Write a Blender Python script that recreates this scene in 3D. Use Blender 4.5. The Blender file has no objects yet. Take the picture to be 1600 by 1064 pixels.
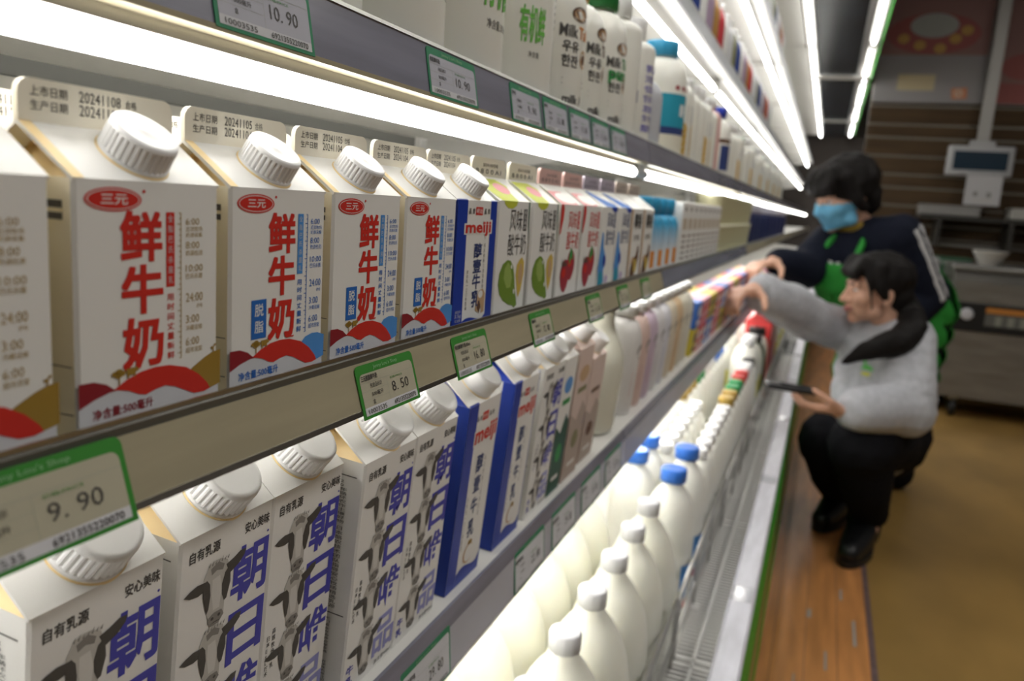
import bpy, bmesh, math, random
from mathutils import Vector, Matrix
random.seed(7)
S = bpy.context.scene
COL = S.collection
PI = math.pi
CZ = 1.04                       # camera height above the floor; heights below are given relative to the camera

# ------------------------------------------------------------------ camera
cam = bpy.data.cameras.new('camera')
co = bpy.data.objects.new('camera', cam); COL.objects.link(co)
R3 = [[0.36400897, -0.1375145, 0.92118795], [-0.92879974, -0.12738191, 0.34800127], [0.06948746, -0.98227471, -0.17409159]]   # rows: world X (along the aisle), Y (into the shelves), Z (up) in image axes
FPX = 1252.68                   # focal length in pixels of the 1600-wide frame
co.matrix_world = Matrix(((R3[0][0], -R3[0][1], -R3[0][2], 0), (R3[1][0], -R3[1][1], -R3[1][2], 0),
                          (R3[2][0], -R3[2][1], -R3[2][2], CZ), (0, 0, 0, 1)))
cam.sensor_width = 36; cam.lens = FPX * 36 / 1600
cam.clip_start = 0.01
cam.dof.use_dof = True; cam.dof.focus_distance = 0.41; cam.dof.aperture_fstop = 9.0
S.camera = co
# ------------------------------------------------------------------ world, exposure, added fill lights
S.view_settings.view_transform = 'Standard'; S.view_settings.look = 'None'
S.view_settings.exposure = 0.0; S.view_settings.gamma = 1.0; S.view_settings.use_curve_mapping = False
W = bpy.data.worlds.new('world'); S.world = W; W.use_nodes = True
W.node_tree.nodes['Background'].inputs[0].default_value = (1.0, 0.96, 0.90, 1)
W.node_tree.nodes['Background'].inputs[1].default_value = 0.055
TUBE = 13.0

def area(name, loc, sx, sy, power, col):
    l = bpy.data.lights.new(name, 'AREA'); l.shape = 'RECTANGLE'; l.size = sx; l.size_y = sy; l.energy = power; l.color = col
    o = bpy.data.objects.new(name, l); o.location = loc; COL.objects.link(o); return o
area('aisle_fill', (0.6, -1.5, CZ + 1.75), 1.2, 0.3, 24, (1, 0.97, 0.93))  # unseen fill light added over the aisle to brighten the carton fronts
area('aisle_fill', (2.9, -1.5, CZ + 1.75), 1.2, 0.3, 14, (1, 0.95, 0.88))  # second added fill, out of view, lifts the people and floor

# ------------------------------------------------------------------ materials
MATS = {}
def mat(name, col, rough=0.5, metal=0.0, noise=0.0, scale=20, emit=0, trans=0, ior=1.45, sss=0, col2=None, stretch=None, alpha=1, spec=.5):
    if name in MATS: return MATS[name]
    m = bpy.data.materials.new(name); m.use_nodes = True; nt = m.node_tree
    b = nt.nodes['Principled BSDF']
    c = (*col, 1)
    b.inputs['Base Color'].default_value = c; b.inputs['Roughness'].default_value = rough; b.inputs['Metallic'].default_value = metal
    b.inputs['IOR'].default_value = ior; b.inputs['Specular IOR Level'].default_value = spec
    if trans: b.inputs['Transmission Weight'].default_value = trans
    if sss:
        b.inputs['Subsurface Weight'].default_value = sss; b.inputs['Subsurface Radius'].default_value = (0.01, 0.009, 0.007)
    if alpha < 1: b.inputs['Alpha'].default_value = alpha
    if emit:
        b.inputs['Emission Color'].default_value = c; b.inputs['Emission Strength'].default_value = emit
    if noise:
        tc = nt.nodes.new('ShaderNodeTexCoord'); n = nt.nodes.new('ShaderNodeTexNoise'); n.inputs['Scale'].default_value = scale
        n.inputs['Detail'].default_value = 5
        src = tc.outputs['Object']
        if stretch:
            mp = nt.nodes.new('ShaderNodeMapping'); mp.inputs['Scale'].default_value = stretch
            nt.links.new(src, mp.inputs[0]); src = mp.outputs[0]
        nt.links.new(src, n.inputs['Vector'])
        r = nt.nodes.new('ShaderNodeValToRGB')
        r.color_ramp.elements[0].position = 0.35; r.color_ramp.elements[1].position = 0.65
        d = col2 or tuple(x * (1 - noise) for x in col)
        r.color_ramp.elements[0].color = (*d, 1); r.color_ramp.elements[1].color = c
        nt.links.new(n.outputs['Fac'], r.inputs[0]); nt.links.new(r.outputs[0], b.inputs['Base Color'])
    MATS[name] = m; return m
white = mat('carton_white', (.82, .81, .78), .42)
cream = mat('carton_cream', (.88, .68, .36), .5)  # warm cream: light glowing through gussets put into the colour; also spout rings
beige = mat('carton_beige', (.82, .77, .64), .5)
capw = mat('cap_white', (.84, .84, .84), .35)
black = mat('ink_black', (.02, .02, .025), .5)
ink = mat('ink_dark', (.07, .065, .06), .5)
red = mat('ink_red', (.60, .025, .015), .5)
dred = mat('ink_dark_red', (.26, .012, .02), .5)
gold = mat('ink_gold', (.33, .20, .03), .5)
lgold = mat('ink_pale_gold', (.42, .30, .12), .5)
blue = mat('ink_blue', (.02, .14, .50), .5)
lblue = mat('ink_light_blue', (.08, .28, .66), .5)
navy = mat('ink_navy', (.03, .05, .17), .5)
royal = mat('carton_blue', (.012, .045, .36), .4)
purple = mat('ink_violet_blue', (.06, .06, .42), .5)
fadedp = mat('ink_faded_violet', (.30, .31, .62), .5)
grey1 = mat('ink_grey', (.52, .50, .46), .6)
grey2 = mat('ink_mid_grey', (.24, .225, .205), .6)
wave = mat('ink_silver', (.62, .62, .64), .5)
green = mat('ink_green', (.03, .30, .07), .5)
lime = mat('ink_lime', (.55, .60, .05), .5)
dgreen = mat('ink_deep_green', (.02, .09, .06), .5)
guava = mat('ink_guava', (.16, .27, .03), .5)
guava2 = mat('ink_guava_light', (.30, .42, .10), .5)
yell = mat('ink_yellow', (.62, .45, .08), .5)
pink = mat('ink_pink', (.78, .30, .32), .5)
berry = mat('ink_berry', (.36, .03, .05), .5)
brown = mat('ink_brown', (.13, .06, .03), .5)
tan = mat('ink_tan', (.55, .36, .20), .5)
teal = mat('ink_teal', (.02, .30, .42), .5)
orange = mat('ink_orange', (.70, .26, .04), .5)
lavender = mat('ink_lavender', (.55, .45, .62), .5)
skyb = mat('bottle_sky_blue', (.05, .38, .66), .4)
paper = mat('tag_paper', (.45, .42, .31), .6)
paperw = mat('tag_paper_white', (.62, .62, .64), .6)
taggreen = mat('tag_green', (.04, .24, .03), .5)
tagdk = mat('tag_dark_green', (.02, .22, .10), .5)
steel = mat('steel', (.62, .61, .58), .28, 1.0, .12, 30)
satin = mat('satin_metal', (.50, .49, .47), .38, .8)
shelfw = mat('shelf_white', (.74, .73, .70), .4)
shelfb = mat('back_beige', (.62, .60, .52), .45, 0, .12, 6)
railtan = mat('rail_tan', (.42, .37, .25), .35, 0, .18, 9, stretch=(.5, 6, 6))
raildk = mat('rail_dark', (.10, .095, .08), .3)
raillav = mat('rail_grey', (.42, .42, .47), .3, 0, .1, 9)
raildg = mat('rail_smoke', (.25, .25, .31), .22, 0, .25, 7, stretch=(.6, 8, 8))
darkslot = mat('dark_slot', (.13, .13, .115), .6)
acryl = mat('clear_acrylic', (.93, .95, .96), .08, 0, trans=.9, alpha=.35)
tubem = mat('tube_glow', (1.0, .985, .95), .4, emit=TUBE)
side_lit_cream = mat('carton_side_lit_cream', (.93, .86, .68), .5)  # bright cream stands in for light glowing in the gaps between cartons
tubeend = mat('tube_end', (.6, .6, .62), .4)
milk = mat('milk_jug', (.86, .85, .74), .3, sss=.25)
milk2 = mat('milk_bottle', (.84, .83, .76), .3, sss=.15)
greenp = mat('panel_green', (.025, .40, .02), .5)
brownp = mat('panel_bronze', (.22, .16, .06), .3, .4)
bumper = mat('bumper_grey', (.66, .66, .72), .4, 0, .16, 12, stretch=(1.0, 4, 4))
dark = mat('dark_plastic', (.012, .012, .013), .4)
mirror = mat('canopy_panel', (.03, .05, .08), .2, .3, .5, 4)
tubes_ = mat('tube_glow_bright', (1.0, .985, .95), .4, emit=TUBE*1.8)

# ------------------------------------------------------------------ mesh helpers
class MB:
    def __init__(s): s.v = []; s.f = []; s.m = []; s.mats = []; s.sm = []
    def mi(s, m):
        if m not in s.mats: s.mats.append(m)
        return s.mats.index(m)
    def add(s, vs, fs, m, smooth=False, X=None):
        o = len(s.v); s.v += [tuple(X @ Vector(v)) for v in vs] if X else [tuple(v) for v in vs]
        k = s.mi(m)
        for f in fs: s.f.append([i + o for i in f]); s.m.append(k); s.sm.append(smooth)
    def bm(s, b, m, smooth=False, X=None):
        b.verts.index_update()
        s.add([v.co.copy() for v in b.verts], [[v.index for v in f.verts] for f in b.faces], m, smooth, X); b.free()
    def box(s, x0, x1, y0, y1, z0, z1, m, r=0, seg=2, X=None):
        if not r:
            s.add([(x0,y0,z0),(x1,y0,z0),(x1,y1,z0),(x0,y1,z0),(x0,y0,z1),(x1,y0,z1),(x1,y1,z1),(x0,y1,z1)],
                  [(0,3,2,1),(4,5,6,7),(0,1,5,4),(1,2,6,5),(2,3,7,6),(3,0,4,7)], m, False, X); return
        b = bmesh.new(); bmesh.ops.create_cube(b, size=1)
        for v in b.verts: v.co = Vector(((x0+x1)/2 + v.co.x*(x1-x0), (y0+y1)/2 + v.co.y*(y1-y0), (z0+z1)/2 + v.co.z*(z1-z0)))
        bmesh.ops.bevel(b, geom=b.edges[:], offset=r, segments=seg, profile=.5, affect='EDGES')
        s.bm(b, m, True if seg > 2 else False, X)
    def lathe(s, prof, m, n=24, X=None, rib=None, sx=1, sy=1, smooth=True, caps=True):
        # prof: [(r, z)]; rib: (i0, i1, depth) makes alternate angles of those rings shallower
        vs = []; fs = []
        for i, (r, z) in enumerate(prof):
            for k in range(n):
                rr = r * (1 - rib[2]) if rib and rib[0] <= i <= rib[1] and k % 3 == 0 else r
                a = 2*PI*k/n; vs.append((rr*math.cos(a)*sx, rr*math.sin(a)*sy, z))
        for i in range(len(prof)-1):
            for k in range(n):
                k2 = (k+1) % n; fs.append((i*n+k, i*n+k2, (i+1)*n+k2, (i+1)*n+k))
        if caps:
            fs.append(tuple(range(n-1, -1, -1))); fs.append(tuple((len(prof)-1)*n + k for k in range(n)))
        s.add(vs, fs, m, smooth, X)
    def tube(s, pts, r, m, n=8, X=None, closed=True):
        pts = [Vector(p) for p in pts]; rs = r if isinstance(r, (list, tuple)) else [r]*len(pts)
        vs = []; fs = []; prev = None
        for i, p in enumerate(pts):
            t = (pts[min(i+1, len(pts)-1)] - pts[max(i-1, 0)]).normalized()
            a = prev - t*prev.dot(t) if prev else t.orthogonal()
            a.normalize(); prev = a; b = t.cross(a)
            for k in range(n):
                q = 2*PI*k/n; vs.append(p + (a*math.cos(q) + b*math.sin(q))*rs[i])
        for i in range(len(pts)-1):
            for k in range(n):
                k2 = (k+1) % n; fs.append((i*n+k, i*n+k2, (i+1)*n+k2, (i+1)*n+k))
        if closed: fs.append(tuple(range(n-1, -1, -1))); fs.append(tuple((len(pts)-1)*n+k for k in range(n)))
        s.add(vs, fs, m, True, X)
    def prism(s, prof, x0, x1, m, X=None):
        # profile [(y, z)] counter-clockwise seen from -X, extruded along X
        n = len(prof); vs = [(x0, y, z) for y, z in prof] + [(x1, y, z) for y, z in prof]
        fs = [tuple(range(n-1, -1, -1)), tuple(range(n, 2*n))] + [(i, (i+1) % n, n+(i+1) % n, n+i) for i in range(n)]
        s.add(vs, fs, m, False, X)
    def slab(s, pts, t0, t1, m, P):
        # 2D outline pts extruded between depth t0 and t1; P(u, v, t) -> 3D
        n = len(pts); vs = [P(u, v, t0) for u, v in pts] + [P(u, v, t1) for u, v in pts]
        fs = [tuple(range(n)), tuple(range(2*n-1, n-1, -1))] + [(i, n+i, n+(i+1) % n, (i+1) % n) for i in range(n)]
        s.add(vs, fs, m)
    def poly(s, pts, m, P, t=0):
        s.add([P(u, v, t) for u, v in pts], [tuple(range(len(pts)))], m)
    def ell(s, cx, cy, rx, ry, m, P, t=0, n=28, rot=0):
        c, d = math.cos(rot), math.sin(rot)
        s.poly([(cx + c*rx*math.cos(2*PI*k/n) - d*ry*math.sin(2*PI*k/n), cy + d*rx*math.cos(2*PI*k/n) + c*ry*math.sin(2*PI*k/n)) for k in range(n)], m, P, t)
    def rect(s, u0, u1, v0, v1, m, P, t=0): s.poly([(u0,v0),(u1,v0),(u1,v1),(u0,v1)], m, P, t)
    def text(s, txt, u0, u1, v0, v1, m, P, t=0, bold=0, fit='bbox'):
        vs, fs, (a0, a1, b0, b1) = glyphs(txt, bold)
        if fit == 'em': b0, b1 = -.12, .88; a0, a1 = 0, max(a1, 1.0 * len(txt))
        if not vs: return
        sx = (u1-u0)/max(a1-a0, 1e-6); sy = (v1-v0)/max(b1-b0, 1e-6)
        q = bold*.42; offs = [(0, 0)] if bold < .018 else [(0, 0), (q, q), (q, -q), (-q, q), (-q, -q)]
        for i, (dx, dy) in enumerate(offs): s.add([P(u0 + (x+dx-a0)*sx, v0 + (y+dy-b0)*sy, t + i*.17) for x, y in vs], fs, m)
    def vtext(s, txt, u0, u1, v0, v1, m, P, t=0, bold=0, gap=.06):
        n = len(txt); h = (v1-v0)/n
        for i, ch in enumerate(txt): s.text(ch, u0, u1, v1-(i+1)*h+h*gap, v1-i*h-h*gap, m, P, t, bold, 'em')
    def mesh(s, name):
        me = bpy.data.meshes.new(name); me.from_pydata([tuple(v) for v in s.v], [], s.f)
        for m in s.mats: me.materials.append(m)
        me.polygons.foreach_set('material_index', s.m); me.polygons.foreach_set('use_smooth', s.sm)
        me.update(); return me
    def build(s, name, parent=None, loc=(0,0,0), rot=(0,0,0)):
        o = bpy.data.objects.new(name, s.mesh(name)); COL.objects.link(o)
        o.location = loc; o.rotation_euler = rot
        if parent: o.parent = parent
        return o

GL = {}
def glyphs(txt, bold):
    if (txt, bold) in GL: return GL[(txt, bold)]
    c = bpy.data.curves.new('lettering', 'FONT'); c.body = txt; c.size = 1; c.offset = min(bold, .012); c.resolution_u = 2
    o = bpy.data.objects.new('lettering', c); COL.objects.link(o)
    dg = bpy.context.evaluated_depsgraph_get()
    me = bpy.data.meshes.new_from_object(o.evaluated_get(dg))
    vs = [(v.co.x, v.co.y) for v in me.vertices]; fs = [tuple(p.vertices) for p in me.polygons]
    bpy.data.objects.remove(o); bpy.data.meshes.remove(me); bpy.data.curves.remove(c)
    bb = (min(x for x, _ in vs), max(x for x, _ in vs), min(y for _, y in vs), max(y for _, y in vs)) if vs else (0, 1, 0, 1)
    GL[(txt, bold)] = (vs, fs, bb); return GL[(txt, bold)]

def tag(o, label, cat, group=None):
    o['label'] = label; o['category'] = cat
    if group: o['group'] = group
    elif 'group' in o: del o['group']
    return o
def thing(name, label, cat, loc, rot=(0,0,0), group=None):
    o = bpy.data.objects.new(name, None); COL.objects.link(o); o.location = loc; o.rotation_euler = rot
    o.empty_display_size = .02
    return tag(o, label, cat, group)
def dup(root, label, loc, rot=None, group=None, cat=None, scale=None):
    r = root.copy(); COL.objects.link(r); r.location = loc
    if rot is not None: r.rotation_euler = rot
    if scale: r.scale = scale
    r['label'] = label
    if group: r['group'] = group
    if cat: r['category'] = cat
    for ch in list(root.children):
        c = ch.copy(); COL.objects.link(c); c.parent = r
        for g in ch.children:
            d = g.copy(); COL.objects.link(d); d.parent = c
    return r
def struct(o): o['kind'] = 'structure'; return o
ORD = ['first','second','third','fourth','fifth','sixth','seventh','eighth','ninth','tenth','eleventh','twelfth','thirteenth','fourteenth','fifteenth','sixteenth','seventeenth','eighteenth','nineteenth','twentieth','twenty-first','twenty-second','twenty-third','twenty-fourth','twenty-fifth','twenty-sixth','twenty-seventh','twenty-eighth','twenty-ninth','thirtieth']

# ------------------------------------------------------------------ floor, back wall
ZF = -CZ
def L(z): return z + CZ         # camera-relative height -> world height
m_planks = mat('floor_orange_planks', (.66, .285, .095), .32, 0, .32, 5, stretch=(.6, 5, 1))
m_ochre = mat('floor_ochre', (.34, .205, .062), .3, 0, .28, 2.2, stretch=(1, 1.6, 1))
m_seam = mat('floor_seam', (.17, .11, .11), .4, 0, .4, 30)
b = MB(); b.box(-2.5, 9.7, -4.2, -.243, -.02, 0, m_ochre); struct(b.build('floor'))
b = MB()
for k in range(4):
    b.box(-2.5, 9.7, -.228 + k*.075, -.1545 + k*.075 if k < 3 else .60, -.02, 0, m_planks)
b.box(-2.5, 9.7, -.2285, .6, -.021, -.0015, m_seam)
for x, y, l, w_ in [(1.9,-.13,.09,.006),(2.05,-.2,.14,.008),(1.75,-.06,.10,.004),(2.3,-.17,.07,.007),(2.15,-.09,.05,.01),(1.6,-.18,.12,.006)]:
    b.box(x, x+l, y, y+w_, -.001, .0004, mat('floor_scuff', (.36,.33,.30), .5))
struct(b.build('floor_strip'))
b = MB(); b.box(-2.5, 9.7, -.243, -.2285, -.02, .0012, m_seam); struct(b.build('trim_1'))

XW = 6.0
m_slat = mat('wall_slat_wood', (.075, .042, .016), .8, 0, .35, 3, stretch=(1, .8, 9))
m_groove = mat('wall_groove', (.30, .27, .22), .4, .3)
b = MB(); b.box(XW+.02, XW+.08, -4.2, -.16, 0, L(2.2), m_groove)
z = -1.04; k = 0
while z < .8:
    h = .118 if k % 3 else .085
    b.box(XW, XW+.021, -4.2, -.16, L(z+.016), L(min(z+h, .8)), m_slat); z += h; k += 1
struct(b.build('wall_back'))

# ------------------------------------------------------------------ the refrigerated display case
X0, ML, NM = -1.34, 1.22, 9
X1 = X0 + ML*NM
case = thing('refrigerated_display_case', 'long open multideck dairy fridge with green lower front and lit canopy', 'fridge', (0, 0, 0))
b = MB(); b.prism([(.0235,L(-1.015)),(.05,L(-1.015)),(.05,L(-.615)),(.0322,L(-.615))], X0, X1, greenp); b.build('front_panel', case)
b = MB(); b.prism([(.0256,L(-.88)),(.0300,L(-.88)),(.0318,L(-.80)),(.0276,L(-.80))], X0, X1, brownp); b.build('front_trim', case)
b = MB(); b.box(X0, X1, .028, .60, L(ZF), L(-1.015), darkslot); b.build('plinth', case)
b = MB(); b.prism([(.0318,L(-.614)),(.072,L(-.675)),(.072,L(-.606)),(.067,L(-.6)),(.036,L(-.6)),(.0318,L(-.604))], X0, X1, bumper); b.build('bumper_rail', case)
for k in range(int((X1-X0)/.62)):
    x = X0 + .62*k + .1; b = MB(); b.box(x, x+.05, .0365, .0705, L(-.5995), L(-.5955), acryl, .001); b.build('rail_clip', case)
b = MB(); b.box(X0, X1, .05, .594, L(-.72), L(-.7005), shelfw); b.build('deck', case)
b = MB(); b.box(X0, X1, .073, .138, L(-.7), L(-.699), dark); b.build('air_duct', case)
b = MB(); x = .3
while x < 4.2: b.box(x, x+.0052, .074, .137, L(-.686), L(-.68), shelfw); x += .0125
b.box(X0, X1, .1045, .1095, L(-.688), L(-.678), shelfw)
for k in range(NM*2): b.box(X0+.61*k+.045, X0+.61*k+.055, .077, .138, L(-.69), L(-.678), shelfw); b.box(X0+.61*k+.065, X0+.61*k+.073, .077, .138, L(-.69), L(-.678), shelfw)
b.build('grille', case)
for k in range(NM*2):
    xa = X0 + .61*k + .05
    if xa < -.3 or xa > 6: continue
    b = MB(); b.box(xa+.012, xa+.598, .1368, .1380, L(-.70), L(-.575), acryl)
    b.tube([(xa+.012,.1376,L(-.573)),(xa+.598,.1376,L(-.573))], .0036, satin)
    b.tube([(xa+.012,.1376,L(-.64)),(xa+.598,.1376,L(-.64))], .0025, satin)
    for xx in (xa+.012, xa+.21, xa+.40, xa+.598): b.tube([(xx,.1376,L(-.70)),(xx,.1376,L(-.573))], .003, satin)
    b.box(xa+.19, xa+.215, .125, .139, L(-.70), L(-.682), shelfw)
    b.build('deck_fence', case)
b = MB(); b.box(X0, X1, .595, .62, L(-.72), L(.96), shelfb); b.build('back_panel', case)
b = MB()
for zz in (.079, -.15, -.42, .36): b.box(X0, X1, .586, .5955, L(zz-.014), L(zz+.0), darkslot)
b.build('air_slot', case)
for k in range(NM+1):
    x = X0 + ML*k
    b = MB(); b.box(x-.014, x+.014, .577, .5945, L(-.70), L(.95), shelfw); b.build('upright', case)
b = MB(); b.prism([(-.135,L(.93)),(.62,L(.955)),(.62,L(1.08)),(-.10,L(1.08)),(-.135,L(1.03))], X0, X1, satin); b.build('canopy', case)
b = MB(); b.box(X0, X1, -.139, -.1355, L(.915), L(1.03), greenp); b.build('canopy_edge', case)
b = MB(); b.box(X0, X1, -.045, .165, L(.90), L(.93), mirror); b.box(X0, X1, .23, .58, L(.915), L(.94), shelfw); b.build('canopy_lining', case)
for k in (5, 7):
    x = X0 + ML*k + .9; b = MB(); b.box(x-.06, x+.06, -.13, .2, L(.892), L(.9), shelfw); b.build('canopy_bracket', case)
def tube_light(parent, x0, x1, y, z, r=.0065, glow=tubem):
    b = MB(); X = Matrix.Translation((x0, y, z)) @ Matrix.Rotation(PI/2, 4, 'Y')
    b.lathe([(r, .016), (r, x1-x0-.016)], glow, 12, X)
    b.lathe([(r*1.05, 0), (r*1.05, .016)], tubeend, 12, X); b.lathe([(r*1.05, x1-x0-.016), (r*1.05, x1-x0)], tubeend, 12, X)
    return b.build('light_tube', parent)
for k in range(1, NM):
    x = X0 + ML*k
    tube_light(case, x+.07, x+ML-.07, -.098, L(.912), .008); tube_light(case, x+.02, x+ML-.02, .2, L(.90), .008)
b = MB(); b.box(X0, X1, -.118, -.078, L(.921), L(.931), shelfw); b.box(X0, X1, .18, .22, L(.909), L(.93), shelfw); b.build('lamp_batten', case)

# ------------------------------------------------------------------ shelves, one unit per bay
def shelf_unit(name_label, rail, board, tubes, x0, tilt=0, piv=(0, 0), brackets=True):
    # rail: list of (profile, material); board (y0, y1, z); all relative to the pivot
    r = thing('fridge_shelf', name_label, 'shelf', (x0, piv[0], L(piv[1])), (tilt, 0, 0))
    g = .0015
    b = MB(); y0, y1, zt = board
    b.box(g, ML-g, y0, y1, zt-.004, zt, shelfw); b.box(g, ML-g, y0, y0+.004, zt-.012, zt-.004, shelfw); b.build('shelf_board', r)
    b = MB()
    for p, m in rail: b.prism(p, g, ML-g, m)
    b.build('price_rail', r)
    for y, z, rad in tubes:
        b = MB(); b.box(.02, ML-.02, y-.004, y+.004, z+rad+.0005, zt-.004, satin); b.build('lamp_housing', r)
        tube_light(r, .02, ML-.02, y, z, rad, tubes_ if tilt else tubem)
    if brackets:
        for x in (.004, ML-.008):
            b = MB(); b.prism([(y0+.05, zt-.012), (y1, zt-.06), (y1, zt-.004), (y0+.05, zt-.004)], x, x+.004, shelfw); b.build('shelf_bracket', r)
    return r
TILT = math.radians(4.5)
P3 = (.2455, -.3165)
# level with the red-lettered cartons
r2 = [([(.2065,-.0925),(.2085,-.0925),(.2085,-.0800),(.2065,-.0795)], steel),
      ([(.2055,-.0865),(.2085,-.0925),(.2065,-.0815),(.2050,-.0818)], raildk),
      ([(.1980,-.1065),(.2010,-.1075),(.2075,-.0860),(.2045,-.0845)], railtan),
      ([(.1970,-.1085),(.2050,-.1110),(.2050,-.1065),(.1975,-.1060)], steel)]
r1 = [([(.2345,.0594),(.2376,.0594),(.2430,.0887),(.2399,.0887)], raildg),
      ([(.2340,.0572),(.2448,.0572),(.2448,.0596),(.2340,.0596)], railtan),
      ([(.2390,.0887),(.2435,.0887),(.2435,.0909),(.2399,.0909)], steel)]
r0 = [([(.281,.345),(.285,.345),(.288,.375),(.284,.375)], raillav), ([(.2835,.375),(.2885,.375),(.2885,.378),(.2835,.378)], steel)]
rt = [([(.246,.600),(.250,.600),(.253,.630),(.249,.630)], raillav), ([(.2485,.630),(.2535,.630),(.2535,.633),(.2485,.633)], steel)]
r3 = [([(-.0188,-.0495),(-.0153,-.0510),(-.0120,-.013),(-.0140,-.012)], raillav),
      ([(-.0140,-.012),(-.0120,-.013),(-.0075,-.0062),(-.0075,.0018),(-.0100,.0018)], raildg),
      ([(-.0192,-.0522),(-.0130,-.0522),(-.0130,-.0506),(-.0192,-.0495)], satin)]
units = [('white shelf carrying the red-lettered cartons', r2, (.2085,.570,-.0925), [(.282,-.113,.0062)], 0, (0,0)),
         ('smoked-rail shelf of bottles above the cartons', r1, (.2435,.570,.081), [(.2490,.0455,.0058)], 0, (0,0)),
         ('high shelf under the top shelf, edged in grey', r0, (.2885,.570,.365), [(.335,.330,.007)], 0, (0,0)),
         ('topmost shelf below the canopy', rt, (.2535,.570,.618), [(.295,.578,.008)], 0, (0,0)),
         ('forward-tilted shelf of tall cow-print cartons', r3, (-.0073,.310,0.), [(.048,-.044,.0062), (.115,-.034,.0062)], TILT, P3)]
for lab, rail, board, tubes, tilt, piv in units:
    u = shelf_unit(lab + ', ' + ORD[0] + ' bay', rail, board, tubes, X0, tilt, piv)
    for k in range(1, NM):
        if rail is r2 and k == 2:
            shelf_unit('white shelf with a smoky grey rail after the red-lettered cartons', [(p, raildg if m is railtan else m) for p, m in rail], board, tubes, X0 + ML*k, tilt, piv); continue
        dup(u, lab + ', ' + ORD[k] + ' bay', (X0 + ML*k, piv[0], L(piv[1])), (tilt, 0, 0))
def on3(x, y, z=0):             # a point on the tilted shelf
    return (x, P3[0] + y*math.cos(TILT) - z*math.sin(TILT), L(P3[1]) + y*math.sin(TILT) + z*math.cos(TILT) + .0006)

b = MB(); b.box(9.75, 9.8, -4.2, 3.0, 0, L(2.2), mat('wall_far_dark', (.05,.04,.035), .7)); struct(b.build('wall_far'))

# ------------------------------------------------------------------ cartons
mm = .001
def front(w=None): return lambda u, v, t=0: (u, -.00012 - t*.00006, v)
def sideL(w): return lambda u, v, t=0: (-w/2 - .00012 - t*.00006, -u, v)      # u runs from the front edge (0) inwards (negative)
def slope_frame(h, g, d):
    n = Vector((0, -g, d/2)).normalized(); e = Vector((0, d/2, g)).normalized()
    return lambda u, v, t=0: tuple(Vector((u, 0, h)) + e*v + n*(.00015 + t*.00006))
def carton_body(w, d, h, g, wm, sidem=None, inner=None, strip=False):
    b = MB(); sidem = sidem or wm; r = .0012; i = inner or cream
    # walls with small chamfered corners
    pts = [(-w/2+r,0),(w/2-r,0),(w/2,r),(w/2,d-r),(w/2-r,d),(-w/2+r,d),(-w/2,d-r),(-w/2,r)]
    n = 8; vs = [(x,y,0) for x,y in pts] + [(x,y,h) for x,y in pts]
    b.add(vs, [tuple(range(n-1,-1,-1))], wm)
    for k in range(n):
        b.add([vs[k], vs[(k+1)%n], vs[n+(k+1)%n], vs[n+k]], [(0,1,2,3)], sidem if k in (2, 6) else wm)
    t = .0012
    # gable slopes as thin boards so that their edges show, gussets folded in at the ends
    for s in (0, 1):
        y0, y1 = (0, d/2-.0004) if s == 0 else (d, d/2+.0004)
        q = [(-w/2,y0,h),(w/2,y0,h),(w/2,y1,h+g),(-w/2,y1,h+g)]
        q2 = [(x, y + (t*.4 if s == 0 else -t*.4), z - t) for x,y,z in q]
        fs = [(0,1,2,3),(7,6,5,4),(0,3,7,4),(1,5,6,2),(0,4,5,1),(3,2,6,7)]
        if s == 0 and strip:
            nn = Vector((0,-g,d/2)).normalized()*.0002; k_ = .0042
            b.add([Vector((-w/2,y0,h))+nn, Vector((-w/2+k_,y0,h))+nn, Vector((-w/2+k_,y1,h+g))+nn, Vector((-w/2,y1,h+g))+nn], [(0,1,2,3)], i)  # light between neighbouring cartons is put into this strip's warm colour
        b.add(q+q2, fs if s == 0 else [tuple(reversed(f)) for f in fs], wm)
    k = w*.30
    for s in (-1, 1):
        a = (s*w/2, 0, h-.0006); c = (s*w/2, d, h-.0006); m_ = (s*(w/2-k), d/2, h+g-.002); tp = (s*(w/2-.0012), d/2, h+g)
        b.add([a, c, m_], [(0,1,2)], i); b.add([a, m_, (s*(w/2-.0012), d/2-.001, h+g-.0012)], [(0,1,2)], i); b.add([c, m_, (s*(w/2-.0012), d/2+.001, h+g-.0012)], [(0,1,2)], i)
    return b
def fin_mesh(w, d, h, g, fh, m, dates=None):
    b = MB(); r = .0045; z0 = h+g-.0008; z1 = h+g+fh; P = lambda u, v, t: (u, d/2 - .0011 + t*.0022, v)
    pts = [(-w/2,z0),(w/2,z0)] + [(w/2-r+r*math.cos(a), z1-r+r*math.sin(a)) for a in [0,.4,.8,1.2,PI/2]] + [(-w/2+r+r*math.cos(a), z1-r+r*math.sin(a)) for a in [PI/2,1.95,2.35,2.75,PI]]
    b.slab(pts, 0, 1, m, P)
    return b
CAPN = 66
def screw_cap(r, hc, skirt=None, m=None, ribs=True):
    b = MB(); m = m or capw
    if ribs: b.lathe([(r*1.0, hc*.16), (r*1.0, hc*.19), (r*.985, hc*.84)], m, 99, None, (1, 2, .06), smooth=False, caps=False)
    else: b.lathe([(r*1.0, hc*.16), (r*.985, hc*.84)], m, 60, caps=False)
    b.lathe([(r*.985, hc*.84), (r*.965, hc*.94), (r*.90, hc), (r*.80, hc*.985), (r*.2, hc*.965), (r*.1, hc*.985), (0.0001, hc*.985)], m, 60, caps=False)
    b.lathe([(r*1.02, hc*.02), (r*1.02, hc*.14), (r*.97, hc*.16)], m, 40)
    return b
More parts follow.
